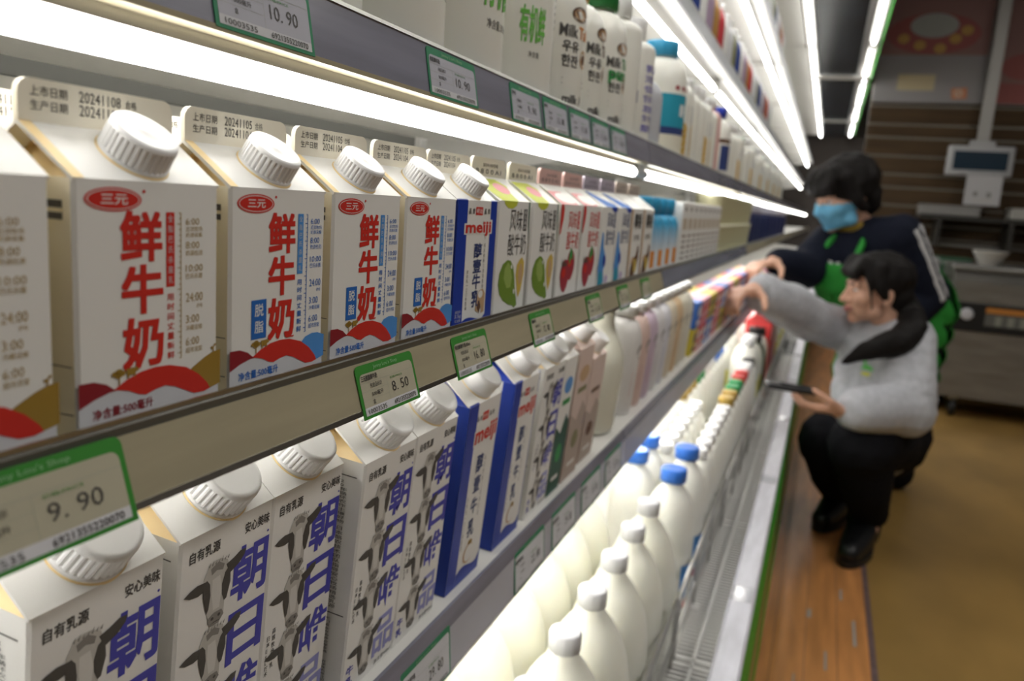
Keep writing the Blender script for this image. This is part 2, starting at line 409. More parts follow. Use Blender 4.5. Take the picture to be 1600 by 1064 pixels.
def place_cap(parent, b, x, yc, h, g, d, r, name='screw_cap'):
    a = math.atan2(g, d/2)
    o = b.build(name, parent, (x, yc, h + g*yc/(d/2)), (a, 0, 0))
    q = MB(); q.lathe([(r*1.06, -.003), (r*1.06, .0004), (r*1.0, .0008)], cream, 40); q.build('spout_ring', o)
    return o

W2, D2, H2, G2, F2 = .0634, .0470, .0895, .0168, .0130
def sanyuan_print(skim):
    b = MB(); dx = 0 if skim else -.0058; P0 = front(); P = lambda u, v, t=0: P0(u + dx, v, t)
    c1, c2 = (lblue, blue) if skim else (red, lgold)
    w = W2/2
    b.ell(-16.7*mm, 83.3*mm, 11.4*mm, 3.9*mm, red, P0, 1); b.ell(-16.7*mm, 83.3*mm, 10.5*mm, 3.3*mm, white, P0, 2); b.ell(-16.7*mm, 83.3*mm, 10.1*mm, 3.0*mm, red, P0, 3)
    b.text('三元', -22*mm, -11.2*mm, 81.6*mm, 85*mm, white, P0, 4, .015)
    b.ell(-4.3*mm, 86.2*mm, .7*mm, .6*mm, red, P0, 1, 10)
    b.text('鲜', -8.4*mm, 9.1*mm, 62.9*mm, 79.5*mm, red, P, 1, .045)
    b.text('牛', -8.1*mm, 9.4*mm, 45*mm, 61.4*mm, red, P, 1, .045)
    b.text('奶', -8*mm, 9.5*mm, 26*mm, 43.4*mm, red, P, 1, .045)
    b.rect(11.2*mm, 15.1*mm, 53.2*mm, 79.4*mm, c1, P, 1); b.vtext('全脂巴氏杀菌乳', 11.9*mm, 14.4*mm, 53.8*mm, 79*mm, wave, P, 2, 0, .12)
    b.vtext('用时间丈量新鲜', 11.4*mm, 15*mm, 26.6*mm, 51.3*mm, c1 if not skim else blue, P, 1, .01, .1)
    ct = lgold if not skim else blue
    b.rect(18.0*mm, 18.35*mm, 26.6*mm, 79.2*mm, ct, P, 1)
    for k in range(28):
        z = 26.6 + 52.6*k/27; l = 1.7 if k % 4 == 1 else .9
        b.rect((18.1-l)*mm, 18.1*mm, (z-.14)*mm, (z+.14)*mm, ct, P, 1)
    for t, z0, z1, subs in [('6:00', 75, 77.4, [('近郊牧场',72.6,74.4),('奶源采集',70.5,72.2)]), ('8:00', 66.4, 69, [('奶源检测',63.8,65.8)]), ('10:00', 58, 60.6, [('巴氏杀菌',55.4,57.4)]),
                            ('24:00', 46.9, 50.2, [('(H)',44.2,46)]), ('3:00', 39, 42, [('冷藏运输',36.2,38.2)]), ('6:00', 30.6, 33.6, [('超市货架',27.7,29.9)])]:
        b.text(t, 20.5*mm, (27.2 if len(t) < 5 else 29)*mm, z0*mm, z1*mm, ct, P, 1)
        for q, s0, s1 in subs: b.text(q, (20.5 if len(q) > 3 else 26)*mm, 28.8*mm, s0*mm, s1*mm, ct, P, 1)
    if skim:
        b.rect(-18.9*mm, -9.4*mm, 27.6*mm, 44*mm, blue, P, 1)
        b.text('脱', -16.9*mm, -11.3*mm, 37*mm, 42.3*mm, white, P, 2, .01); b.text('脂', -16.9*mm, -11.3*mm, 30*mm, 35.2*mm, white, P, 2, .01)
    P = P0
    # silver wash, hills
    b.poly([(-w, 7*mm), (w, 7*mm), (w, 13.3*mm)] + [(x*mm, z*mm) for x, z in [(23,12.2),(13.8,14.6),(4.5,18),(-7,17),(-17,20),(-25.7,18.9)]] + [(-w, 16.4*mm)], wave, P, 0)
    hill = [(x*mm, z*mm) for x, z in [(-25.8,24.4),(-20.9,22.7),(-17.9,20.5),(-14.9,20),(-19.9,19.7),(-25.7,18.4)]]
    b.poly([(-w, 24.6*mm)] + hill + [(-w, 16.2*mm)], dred, P, 2)
    b.poly([(x*mm, z*mm) for x, z in ([(15,21.8),(18.2,24.2),(23.1,25.2),(27.5,25),(32.7,23.4),(32.7,13.4),(27.1,12.3),(20,18)] if skim else [(13,19),(18,22),(24,24.8),(28,26.2),(32.7,26.8),(32.7,13.4),(27.1,12.3),(20,17)])], lblue if skim else gold, P, 2)
    arch = [(-18.1,20.3),(-12.9,22.8),(-6.7,24.6),(-.2,25.2),(6.5,24.8),(14.7,22.6),(20.9,19),(25.4,14.9),(27.1,12.3),(23.7,11.6),(18.7,11.9),(13.8,14.1),(9.1,16.3),(4.5,17.6),(0,17.1),(-4.3,16),(-7.5,16.7),(-11.8,18.8)]
    b.poly([(x*mm, z*mm) for x, z in arch], red, P, 3)
    for x, z, r_ in [(-17.5,25.6,1.5),(-15.9,26.2,1.6),(-14.3,25.4,1.3),(-16,24.8,1.6)]: b.ell(x*mm, z*mm, r_*mm, .9*mm, gold, P, 4, 10)
    b.rect(-16.1*mm, -15.6*mm, 21.6*mm, 25*mm, gold, P, 4)
    b.poly([(x*mm, z*mm) for x, z in [(-12.8,26.6),(-12.6,25),(-12.2,23.2),(-11.8,23.2),(-11.6,24.2),(-9.6,24.2),(-9.4,23.2),(-9,23.2),(-8.9,25),(-7.6,25.4),(-7.5,26),(-8.6,26.8)]], gold, P, 4)
    if not skim:
        b.rect(28.6*mm, 29.1*mm, 26*mm, 28.6*mm, gold, P, 3); b.ell(29.6*mm, 28.9*mm, .9*mm, .5*mm, gold, P, 3, 8, .6); b.ell(28.2*mm, 27.9*mm, .8*mm, .5*mm, gold, P, 3, 8, -.6)
    else: b.rect(4*mm, 9.5*mm, 25.6*mm, 26.2*mm, red, P, 4)
    b.text('净含量:500毫升', -26.6*mm, -1.2*mm, 11.3*mm, 15*mm, dred if not skim else blue, P, 4, .012)
    # left side: printed mark and ticks
    Q = sideL(W2)
    b.rect(-.024, -.0045, 80*mm, 82.4*mm, ink, Q, 1); b.rect(-.024, -.0045, 76.4*mm, 78.6*mm, ink, Q, 1)
    b.rect(-.0125, -.0122, 14*mm, 30*mm, ink, Q, 1); b.rect(-.0125, -.002, 29.7*mm, 30*mm, ink, Q, 1); b.rect(-.0125, -.002, 14*mm, 14.3*mm, ink, Q, 1)
    return b
def date_print(h, g, d, l1, l2):
    b = MB(); z = h + g; P = lambda u, v, t=0: (u, d/2 - .0013 - t*.00006, v)
    b.text('上市日期', -27.5*mm, -14*mm, z+7.6*mm, z+10.9*mm, ink, P); b.text('生产日期', -27.5*mm, -14*mm, z+3.2*mm, z+6.4*mm, ink, P)
    b.text(l1, -9.5*mm, 7.5*mm, z+7.6*mm, z+11.2*mm, ink, P); b.text('合格', 9.5*mm, 14.5*mm, z+7.8*mm, z+10.8*mm, ink, P)
    b.text(l2, -9.5*mm, 7.5*mm, z+3.2*mm, z+6.8*mm, ink, P)
    return b
def make_carton(label, w, d, h, g, fh, pr, dates=None, wm=white, sidem=None, fin_m=beige, cap=None, inner=None, cap_r=.0119, cap_h=.0114, capx=.0015, capy=.0108, loc=(0,0,0), rot=(0,0,0), group=None, ribs=True, name='milk_carton', strip=False):
    t = thing(name, label, 'carton', loc, rot, group)
    carton_body(w, d, h, g, wm, sidem, inner, strip).build('carton_body', t)
    f = fin_mesh(w, d, h, g, fh, fin_m).build('top_fin', t)
    if dates: date_print(h, g, d, *dates).build('date_lettering', f)
    if pr: pr.build('printed_lettering', t)
    if cap: place_cap(t, screw_cap(cap_r, cap_h, m=cap, ribs=ribs), capx, capy, h, g, d, cap_r)
    return t
GS = 'fresh milk cartons with red lettering'
GB = 'second row cartons behind the red-lettered ones'
zb = L(-.0925); Y2 = .215
c_red = make_carton('white carton with pale gold time scale and red lettering, cap fully in view', W2, D2, H2, G2, F2, sanyuan_print(False), ('20241108', '20241104'), cap=capw, strip=True, sidem=side_lit_cream, loc=(.2142, Y2, zb), group=GS)
dup(c_red, 'white carton with gold time scale, cut by the near edge of the view', (.1437, Y2+.001, zb), group=GS)
c_sk = make_carton('first white carton with blue skim box, beside the gold-scale carton', W2, D2, H2, G2, F2, sanyuan_print(True), ('20241105', '20241104'), cap=capw, strip=True, sidem=side_lit_cream, loc=(.2841, Y2, zb), group=GS)
dup(c_sk, 'middle one of three white cartons with a blue skim box', (.3541, Y2, zb), group=GS)
dup(c_sk, 'white carton with blue skim box, next to the blue-edged carton', (.4241, Y2, zb), group=GS)
for k, x in enumerate((.0735+.005, .1475, .218, .289, .359, .430)):
    dup(c_red if k < 3 else c_sk, 'white milk carton in the second row, ' + ORD[k] + ' from its near end', (x, Y2+.0525, zb), group=GB)

def cow_head(b, P, u0, v0, w, h, t):
    q = lambda pts: [(u0 + x*w, v0 + y*h) for x, y in pts]
    b.poly(q([(.38,.97),(.47,1.0),(.56,.99),(.67,.92),(.72,.75),(.70,.5),(.66,.3),(.66,.12),(.58,0),(.44,.02),(.40,.15),(.36,.35),(.30,.55),(.30,.8)]), grey1, P, t)
    b.poly(q([(.44,.72),(.56,.74),(.60,.5),(.58,.24),(.48,.24),(.44,.5)]), mat('ink_light_grey', (.66,.64,.60), .6), P, t+.5)
    b.poly(q([(.40,.9),(.52,.96),(.62,.88),(.6,.8),(.5,.84),(.42,.8)]), grey2, P, t+1)
    b.poly(q([(0,.685),(.09,.735),(.2,.765),(.33,.75),(.33,.62),(.22,.595),(.09,.625)]), ink, P, t+1)
    b.poly(q([(.65,.85),(.77,.89),(.88,.945),(.98,.94),(.96,.85),(.86,.75),(.72,.68)]), ink, P, t+1)
    b.poly(q([(.29,.74),(.35,.76),(.40,.68),(.42,.5),(.40,.3),(.37,.24),(.34,.35),(.30,.52)]), ink, P, t+2)
    b.poly(q([(.72,.82),(.64,.74),(.60,.58),(.61,.42),(.65,.30),(.69,.32),(.74,.55)]), ink, P, t+2)
    b.poly(q([(.41,.16),(.50,.20),(.62,.19),(.66,.1),(.58,0),(.45,.01),(.40,.08)]), grey2, P, t+3)
    b.ell(u0+.47*w, v0+.12*h, .025*w, .025*h, ink, P, t+4, 8); b.ell(u0+.58*w, v0+.13*h, .025*w, .025*h, ink, P, t+4, 8)
    b.poly(q([(.44,.04),(.5,.06),(.6,.05),(.58,.035),(.5,.045)]), ink, P, t+4)
    for k in range(7):
        x = .36 + .05*k; b.poly(q([(x,.95),(x+.02,.93),(x+.035,1.0+.02*math.sin(k*2))]), grey2, P, t+1)
W3, D3, H3, G3, F3 = .0635, .0520, .157, .0195, .005
def cow_print():
    b = MB(); P = front(); w = W3/2
    U = lambda u: -w + u*W3
    V = lambda v: H3*(1-v)
    b.text('自有乳源', U(.09), U(.40), V(.082), V(.045), ink, P, 1, .02); b.text('安心美味', U(.67), U(.96), V(.075), V(.038), ink, P, 1, .02)
    b.ell(U(.955), V(.105), .7*mm, .7*mm, purple, P, 1, 10)
    rows = [(.115,.30,'朝',purple),(.335,.515,'日',purple),(.55,.725,'唯',purple),(.765,.94,'品',fadedp)]
    for a, c, ch, m in rows:
        b.text(ch, U(.56), U(.97), V(c), V(a), m, P, 1, .018 if ch == '唯' else .028)
        cow_head(b, P, U(.05), V(c+.03), .66*W3, V(a-.005) - V(c+.03), 2)
    b.vtext('日本ESL技术', U(.06), U(.11), V(.68), V(.52), ink, P, 1, .01); b.vtext('高端牧场牛乳', U(.13), U(.18), V(.66), V(.50), ink, P, 1, .01)
    b.text('牛', U(.06), U(.19), V(.915), V(.875), purple, P, 1, .02); b.text('乳', U(.06), U(.19), V(.965), V(.925), purple, P, 1, .02)
    b.text('净含量950ml', U(.62), U(.97), V(.985), V(.962), ink, P, 1)
    Q = sideL(W3)
    b.rect(-.060, -.005, V(.065), V(.061), ink, Q, 1)
    for s, v0, v1, us in [('20年循环农作土壤好物', .08, .26, [-.016, -.024, -.032]), ('日本酪农技术团队指导安心牧场精选乳源', .27, .62, [-.016, -.024, -.032, -.04]), ('天门黄金牧场带全程冷链', .66, .82, [-.018, -.026, -.034]), ('新鲜直达每日配送', .85, .96, [-.018, -.026])]:
        for u in us: b.vtext(s, u, u+.0055, V(v1), V(v0), ink, Q, 1)
    b.rect(-.060, -.004, V(.642), V(.638), ink, Q, 1)
    R = slope_frame(H3, G3, D3)
    return b
A3 = (TILT, 0, 0)
GC = 'tall cow-print cartons'
c_cow = make_carton('cow-print carton at the near end, only its top half in view', W3, D3, H3, G3, F3, cow_print(), cap=capw, cap_r=.0165, cap_h=.0165, capx=.003, capy=.0135, loc=on3(.2170, .0115), rot=A3, group=GC, fin_m=white)
for x, y, lab in [(.2895,.0115,'second cow-print carton, beside the half-hidden first one'), (.3535,.0115,'third cow-print carton, set close against the second'), (.4235,.0005,'fourth cow-print carton, its lettered side panel showing'), (.4885,.001,'fifth cow-print carton, beside the tall blue-edged carton')]:
    dup(c_cow, lab, on3(x, y), A3, GC)

def blue_print(w, h, tall):
    b = MB(); P = front(); U = lambda u: -w/2 + u*w
    V = lambda v: h*(1-v)
    e0, e1 = (.24, .83) if not tall else (.27, .98)
    b.rect(U(0), U(e0), 0, h, royal, P, 0); b.rect(U(e1), U(1), 0, h, royal, P, 0)
    b.poly([(U(e0),0),(U(e1),0),(U(e1),V(.86 if not tall else .9))] + [(U(e0+(e1-e0)*k/8), V((.87 if not tall else .92)) + (.012*math.sin(k*.75)-.004)*h*1.2) for k in range(7,0,-1)] + [(U(e0),V(.88 if not tall else .93))], royal, P, 1)
    z = (.045,.105,.155,.26) if not tall else (.06,.105,.135,.245)
    b.rect(U(.44), U(.62), V(z[1]), V(z[0]), red, P, 1); b.text('明治', U(.46), U(.60), V(z[1]-.012), V(z[0]+.012), white, P, 2)
    for u in (.27,.36,.66,.75): b.text('百年品质'[int((u*10)) % 4], U(u), U(u+.055), V(z[1]-.008), V(z[0]+.012), ink, P, 2, .02)
    mu = (.19, .87) if not tall else (.26, .97)
    b.text('meiji', U(mu[0]), U(mu[1]), V(z[3]+.012), V(z[2]-.012), white, P, 2, .1)
    b.text('meiji', U(mu[0]+.02), U(mu[1]-.02), V(z[3]), V(z[2]), red, P, 3, .045)
    cs = [(.31,.42),(.43,.53),(.54,.655),(.665,.79)] if not tall else [(.29,.39),(.41,.50),(.53,.62),(.65,.75)]
    for ch, (a, c) in zip('醇壹牛乳', cs): b.text(ch, U(.45), U(.65), V(c), V(a), navy, P, 2, .02)
    b.vtext('日本乳一〇〇年匠造', U(.29), U(.34), V(.80), V(.5), ink, P, 2); b.vtext('每日新鲜三倍纯牧场', U(.70), U(.74), V(.66), V(.31), ink, P, 2)
    if not tall:
        b.poly([(U(u), V(v)) for u, v in [(.56,.82),(.58,.72),(.64,.67),(.74,.66),(.80,.70),(.80,.84),(.72,.85),(.70,.78),(.64,.84)]], tan, P, 2); b.ell(U(.68), V(.70), .06*w, .03*h, white, P, 3, 12); b.poly([(U(u), V(v)) for u, v in [(.60,.80),(.66,.74),(.70,.80),(.66,.85)]], brown, P, 3)
        b.text('蛋白质', U(.07), U(.2), V(.81), V(.79), wave, P, 2); b.text('3.5g', U(.06), U(.21), V(.85), V(.815), wave, P, 2); b.text('乳含量', U(.07), U(.2), V(.875), V(.855), wave, P, 2)
        b.text('净含量:450ml', U(.06), U(.36), V(.955), V(.93), lblue, P, 2); b.text('冷藏鲜牛乳', U(.66), U(.95), V(.93), V(.905), lblue, P, 2)
    else:
        b.ell(U(.60), V(.79), .07*w, .015*h, gold, P, 2, 12); b.ell(U(.58), V(.85), .16*w, .055*h, tan, P, 2, 20); b.ell(U(.60), V(.85), .14*w, .048*h, white, P, 3, 20)
    Q = sideL(w); dd = w
    b.rect(-.012, 0, 0, h, royal, Q, 0)
    if tall:
        b.vtext('新鮮生活', -.034, -.022, V(.22), V(.05), royal, Q, 1, .03)
        for v in (.28,.36,.44): b.rect(-.04, -.016, V(v+.004), V(v), blue, Q, 1)
        for k in range(14): b.rect(-.04, -.018, V(.5+.022*k+.006), V(.5+.022*k), wave, Q, 1)
        for k in range(16): b.rect(-.042+.0016*k, -.042+.0016*k+(.001 if k % 3 else .0006), V(.93), V(.83), ink, Q, 1)
    R = slope_frame(h, G2 if not tall else G3, w); s = (w/2)*1.12
    b.poly([(U(0),0),(U(e0),0),(U(e0*.7),s*.9),(U(0),s*.9)], royal, R, 0); b.poly([(U(e1),0),(U(1),0),(U(1),s*.9),(U(e1+.08),s*.9)], royal, R, 0)
    return b
make_carton('short blue-edged carton standing next to the red-lettered cartons', .0640, D2, H2, G2, F2, blue_print(.064, H2, False), ('20241105','20241104'), cap=capw, cap_r=.0119, cap_h=.0114, capx=.0015, loc=(.4895, Y2, zb), fin_m=beige, inner=royal)
c_bl = make_carton('tall blue-edged carton with gold emblem, beside the fifth cow-print carton', .0635, D3, H3+.001, G3, F3, blue_print(.0635, H3+.001, True), cap=capw, cap_r=.0155, cap_h=.016, capx=.003, capy=.0135, loc=on3(.5720, .0005), rot=A3, inner=royal, ribs=False, group='tall blue-edged cartons')
dup(c_bl, 'tall blue-edged carton standing apart, before a cow-print carton', on3(.6680, .0005), A3)

def yogurt_print(kind, w, h):
    b = MB(); P = front(); U = lambda u: -w/2 + u*w
    V = lambda v: h*(1-v)
    R = slope_frame(h, G2, D2); s = D2/2*1.1
    if kind == 'guava':
        c = ink
        b.poly([(U(u), V(v)) for u, v in [(.14,0),(.58,0),(.54,.035),(.42,.06),(.28,.055),(.18,.03)]], lime, P, 1)
        b.poly([(U(.1),0),(U(.6),0),(U(.62),s*.35),(U(.75),s*.7),(U(.6),s*.98),(U(0),s*.98),(U(.02),s*.4)], lime, R, 1); b.ell(U(.48), s*.55, .2*w, .25*s, pink, R, 2)
        b.poly([(U(1),V(0)),(U(1),V(.33)),(U(.97),V(.2)),(U(.955),V(0))], dgreen, P, 1)
        b.poly([(U(u), V(v)) for u, v in [(.36,.47),(.46,.48),(.56,.53),(.62,.62),(.66,.73),(.72,.80),(.75,.86),(.66,.88),(.62,.86),(.46,.84),(.3,.80),(.17,.74),(.11,.66),(.13,.57),(.22,.5)]], guava, P, 2)
        b.poly([(U(u), V(v)) for u, v in [(.38,.49),(.46,.52),(.54,.62),(.5,.7),(.38,.7),(.27,.62),(.28,.54)]], guava2, P, 3)
        b.ell(U(.50), V(.53), .02*w, .02*h, white, P, 4, 8, .4); b.ell(U(.62), V(.74), .02*w, .025*h, white, P, 4, 8, .3)
        b.poly([(U(u), V(v)) for u, v in [(.76,.48),(.84,.46),(.92,.5),(.93,.6),(.86,.74),(.78,.80),(.72,.72),(.66,.6),(.68,.52)]], yell, P, 1)
        b.ell(U(.81), V(.6), .07*w, .09*h, tan, P, 2, 14)
        lab = '番石榴味'
    elif kind == 'strawberry':
        c = red
        b.poly([(U(0),V(0)),(U(.1),V(0)),(U(.14),V(.04)),(U(.12),V(.14)),(U(.03),V(.28)),(U(0),V(.28))], red, P, 1)
        b.poly([(U(0),0),(U(.8),0),(U(.6),s*.7),(U(0),s*.98),(U(0),s*.5)], pink, R, 0); b.ell(U(.5), s*.35, .4*w, .3*s, white, R, 1)
        for cx, cy, rx, ry in [(.62,.60,.19,.14),(.36,.70,.21,.15)]:
            b.poly([(U(cx + rx*math.cos(a)*(1-.25*max(0,-math.sin(a)))), V(cy - ry*math.sin(a)*1.1)) for a in [2*PI*k/22 for k in range(22)]], berry, P, 2 if cx > .5 else 3)
            b.ell(U(cx-.05), V(cy-.03), .09*w, .05*h, red, P, 4, 12)
        b.poly([(U(u), V(v)) for u, v in [(.5,.54),(.58,.42),(.66,.46),(.7,.55),(.62,.52),(.56,.6)]], green, P, 5)
        for k in range(5): b.poly([(U(.2+.05*k), V(.60)), (U(.235+.05*k), V(.60)), (U(.17+.045*k), V(.52))], dgreen, P, 5)
        lab = '草莓味'
    elif kind == 'blue':
        c = navy
        b.poly([(U(.3),0),(U(1),0),(U(1),s*.2),(U(.5),s*.6),(U(.1),s*.98),(U(0),s*.98),(U(0),s*.7)], blue, R, 1)
        b.poly([(U(.55),V(0)),(U(1),V(0)),(U(.98),V(.05)),(U(.75),V(.055))], royal, P, 1)
        b.poly([(U(u), V(v)) for u, v in [(.06,.9),(.0,.7),(.05,.5),(.12,.28),(.2,.3),(.26,.46),(.4,.55),(.46,.66),(.34,.72),(.4,.86),(.2,.96)]], lblue, P, 2)
        b.poly([(U(u), V(v)) for u, v in [(.02,.92),(.06,.76),(.2,.72),(.36,.8),(.34,.92),(.18,.97)]], teal, P, 3); b.ell(U(.36), V(.62), .1*w, .07*h, royal, P, 4, 12); b.ell(U(.56), V(.84), .12*w, .05*h, lavender, P, 3, 12)
        lab = '原味'
    else:
        c = ink
        b.rect(U(0), U(.12), 0, h, tan, P, 0)
        b.poly([(U(u), V(v)) for u, v in [(.2,.88),(.26,.76),(.4,.66),(.62,.62),(.74,.48),(.84,.52),(.86,.66),(.76,.8),(.56,.9),(.3,.92)]], brown, P, 1); b.ell(U(.62), V(.76), .12*w, .10*h, yell, P, 2, 14, .5); b.ell(U(.36), V(.68), .14*w, .04*h, tan, P, 2, 12, .3)
        lab = '椰子'
    if kind != 'coconut':
        b.text('风味', U(.36), U(.76), V(.24), V(.06), c, P, 2, 0); b.text('酸牛奶', U(.34), U(.93), V(.44), V(.26), c, P, 2, 0)
        b.rect(U(.80), U(.92), V(.24), V(.06), c, P, 1); b.vtext(lab, U(.82), U(.90), V(.235), V(.065), white, P, 2)
        b.text('净含量:450g', U(.1), U(.5), V(.965), V(.92), c, P, 2)
    else:
        b.text('椰香', U(.26), U(.9), V(.26), V(.06), ink, P, 2, .05); b.text('生牛乳', U(.3), U(.8), V(.42), V(.34), grey2, P, 2, .03)
        b.text('净含量:450g', U(.2), U(.85), V(.965), V(.93), c, P, 2)
    z = H2 + G2; F = lambda u, v, t=0: (u, D2/2 - .0013 - t*.00006, v)
    b.text('20241105合格', U(.3), U(.75), z+7.5*mm, z+10.5*mm, ink, F); b.text('8 8 0 0 A1', U(.1), U(.85), z+2.5*mm, z+6*mm, ink, F)
    return b
WY = .0625
for kind, xs, labs, fm, im in [('guava', (.5565, .6270), ('yogurt carton with green guava, beside the short blue-edged carton', 'yogurt carton with green guava, beside the strawberry cartons'), beige, lime),
                           ('strawberry', (.6985, .7670), ('strawberry yogurt carton, beside the guava cartons', 'strawberry yogurt carton, beside the blue-splash cartons'), mat('fin_pink', (.62,.40,.36), .5), cream),
                           ('blue', (.8345, .9010), ('yogurt carton with blue splash, beside the strawberry cartons', 'yogurt carton with blue splash, beside the brown-fruit cartons'), mat('fin_mauve', (.46,.40,.46), .5), cream),
                           ('coconut', (.9680, 1.0345), ('carton with brown coconut and tan edge, beside the blue-splash cartons', 'last gable-top carton of the row, brown coconut, before the sky-blue bottles'), mat('fin_tan', (.50,.42,.36), .5), cream)]:
    c = make_carton(labs[0], WY, D2, H2+.001, G2, F2, yogurt_print(kind, WY, H2+.001), loc=(xs[0], Y2, zb), fin_m=fm, inner=im, name='yogurt_carton', group='capless yogurt cartons')
    dup(c, labs[1], (xs[1], Y2, zb))

# ------------------------------------------------------------------ bottles and jugs
def cyl(R): return lambda u, v, t=0: ((R+.0002+t*.00008)*math.sin(u/R), -(R+.0002+t*.00008)*math.cos(u/R), v)
def band(b, R, z0, z1, u0, u1, m, t=0, n=20):
    P = cyl(R)
    for k in range(n):
        a, c = u0 + (u1-u0)*k/n, u0 + (u1-u0)*(k+1)/n
        b.add([P(a,z0,t), P(c,z0,t), P(c,z1,t), P(a,z1,t)], [(0,1,2,3)], m, True)
def bottle(label, r, h, neck, caph, bodym, capm, loc, name='milk_bottle', cat='bottle', rot=(0,0,0), group=None, pr=None, sh=.22, sx=1, n=28, dome=True, capr=None, rings=False, scale=1):
    t = thing(name, label, cat, loc, rot, group); t.scale = (scale,)*3
    b = MB(); hb = h - caph; s0 = hb*(1-sh)
    pr_ = [(r*.90, 0), (r*.97, .003), (r, .010)]
    if rings: pr_ += [(r, s0*.55), (r*.965, s0*.58), (r, s0*.61), (r, s0*.8), (r*.97, s0*.83), (r, s0*.86)]
    pr_ += [(r, s0)]
    if dome == 'bell':
        for k in range(1, 9):
            q = k/9; pr_.append((neck + (r-neck)*(1 - q**3.0), s0 + (hb*.97-s0)*q))
    elif dome:
        for k in range(1, 8):
            a = PI/2*k/8; pr_.append((neck + (r-neck)*math.cos(a), s0 + (hb*.97-s0)*math.sin(a)))
    else:
        for k in range(1, 7):
            q = k/7; q = q*q*(3-2*q); pr_.append((r + (neck-r)*q, s0 + (hb*.95-s0)*k/7))
    pr_ += [(neck, hb*.97), (neck, hb)]
    b.lathe(pr_, bodym, n, None, None, sx); b.build('bottle_body', t)
    c = MB(); cr = capr or neck*1.12
    c.lathe([(cr, 0), (cr, caph*.88), (cr*.94, caph), (cr*.82, caph*1.0), (.0001, caph*.97)], capm, 36 if n > 20 else 16, None, (0, 1, .03))
    c.build('bottle_cap', t, (0, 0, hb))
    if pr: pr.build('printed_lettering', t)
    return t
ZD = L(-.70)
GJ = 'white-capped milk jugs on the deck'
c_jug = bottle('white-capped milk jug in the front row, first from the near end', .0525, .262, .0165, .020, milk, mat('cap_grey_white', (.66,.66,.68), .4), (.430, .200, ZD), name='milk_jug', cat='jug', group=GJ, sh=.52, dome='bell', n=40, capr=.0172)
for k, x in enumerate((.536,.642,.748,.853,.958,1.063,1.169)): dup(c_jug, 'white-capped milk jug in the front row, ' + ORD[k+1] + ' from the near end', (x, .200, ZD))
for k in range(10): dup(c_jug, 'white-capped milk jug in the back row, ' + ORD[k] + ' from the near end', (.235 + .1065*k, .3115, ZD))
for k in range(5): dup(c_jug, 'white-capped milk jug in the third row at the rear, ' + ORD[k] + ' from the near end', (.6 + .12*k, .425, ZD))
capb = mat('cap_blue', (.03,.16,.62), .35)
GBJ = 'blue-capped jugs on the deck'
p = MB(); band(p, .043, .05, .11, -.03, .03, lblue, 1); band(p, .043, .03, .045, -.035, .035, red, 1)
c_bj = bottle('blue-capped milk jug in the front row, next to the white-capped jugs', .043, .270, .018, .022, milk2, capb, (1.325, .1900, ZD), name='milk_jug', cat='jug', group=GBJ, sh=.38, dome='bell', rings=True, n=36, capr=.0222, pr=p)
for x, y, lab in [(1.465,.190,'blue-capped milk jug in the front row, before the small white bottles'), (1.395,.270,'blue-capped milk jug in the back row, next to a white-capped jug'), (1.500,.2705,'blue-capped milk jug in the back row, before the small white bottles')]: dup(c_bj, lab, (x, y, ZD))
c_sw = bottle('small white-capped bottle behind the deck fence, first of its front row', .031, .238, .0145, .018, milk2, capw, (1.575, .180, ZD), group='small white-capped bottles on the deck', sh=.3, n=24, capr=.0165)
for r_, y in enumerate((.180,.248,.316)):
    for k in range(7):
        if r_ or k: dup(c_sw, 'small white-capped bottle in the %s row on the deck, %s from the blue-capped jugs' % (('front','middle','back')[r_], ORD[k]), (1.575+.066*k, y, ZD))
def colour_run(key, capc, spots, ch=.022):
    m = mat('cap_'+key, capc, .4); first = None
    for k, (x, y, lab) in enumerate(spots):
        if not first: first = bottle(lab, .033, .245, .017, ch, milk2, m, (x, y, ZD), group=key+'-capped bottles on the deck', sh=.3, n=24, capr=.020)
        else: dup(first, lab, (x, y, ZD))
def spots(key, front, back, yf=.183, yb=.300):
    return [(x, yf, '%s-capped bottle in the front row on the deck, %s of its colour' % (key, ORD[i])) for i, x in enumerate(front)] + [(x, yb, '%s-capped bottle in the back row on the deck, %s of its colour' % (key, ORD[i])) for i, x in enumerate(back)]
colour_run('gold', (.42,.28,.06), spots('gold', (2.05,2.125), (2.05,2.125,2.20)))
colour_run('green', (.02,.26,.08), spots('green', (2.20,2.275), (2.28,2.355)))
colour_run('red', (.62,.03,.03), spots('red', (2.35,2.425), ()))
colour_run('white', (.82,.82,.82), spots('white', (2.50,2.575), (2.43,2.505,2.58)))
colour_run('black', (.015,.015,.015), spots('black', (2.66,), ()))
colour_run('blue', (.05,.2,.6), spots('blue', (), (2.66,2.74,2.82)))
p = MB(); band(p, .05, .09, .15, -.05, .05, mat('label_yellow', (.68,.62,.10), .5), 1)
c_y = bottle('big white bottle with yellow label in the front row on the deck', .05, .285, .02, .022, milk2, capw, (2.82, .205, ZD), group='yellow-label bottles on the deck', sh=.3, n=28, pr=p)
for x, y, lab in [(2.93,.205,'big white bottle with yellow label, second in the front row'), (2.93,.315,'big white bottle with yellow label in the back row')]: dup(c_y, lab, (x, y, ZD))
bottle('dark olive bottle against the deck fence, by the red boxes', .042, .27, .018, .022, mat('olive_glass', (.08,.085,.05), .25), dark, (3.04, .192, ZD), sh=.4)
c_k = bottle('white bottle with wide black cap, before the red boxes', .046, .285, .026, .026, milk2, dark, (3.15, .200, ZD), group='wide black-capped bottles', sh=.25, capr=.032)
dup(c_k, 'white bottle with wide black cap in the back row, before the red boxes', (3.15, .305, ZD))
redbox = mat('gift_box_red', (.62,.05,.05), .4)
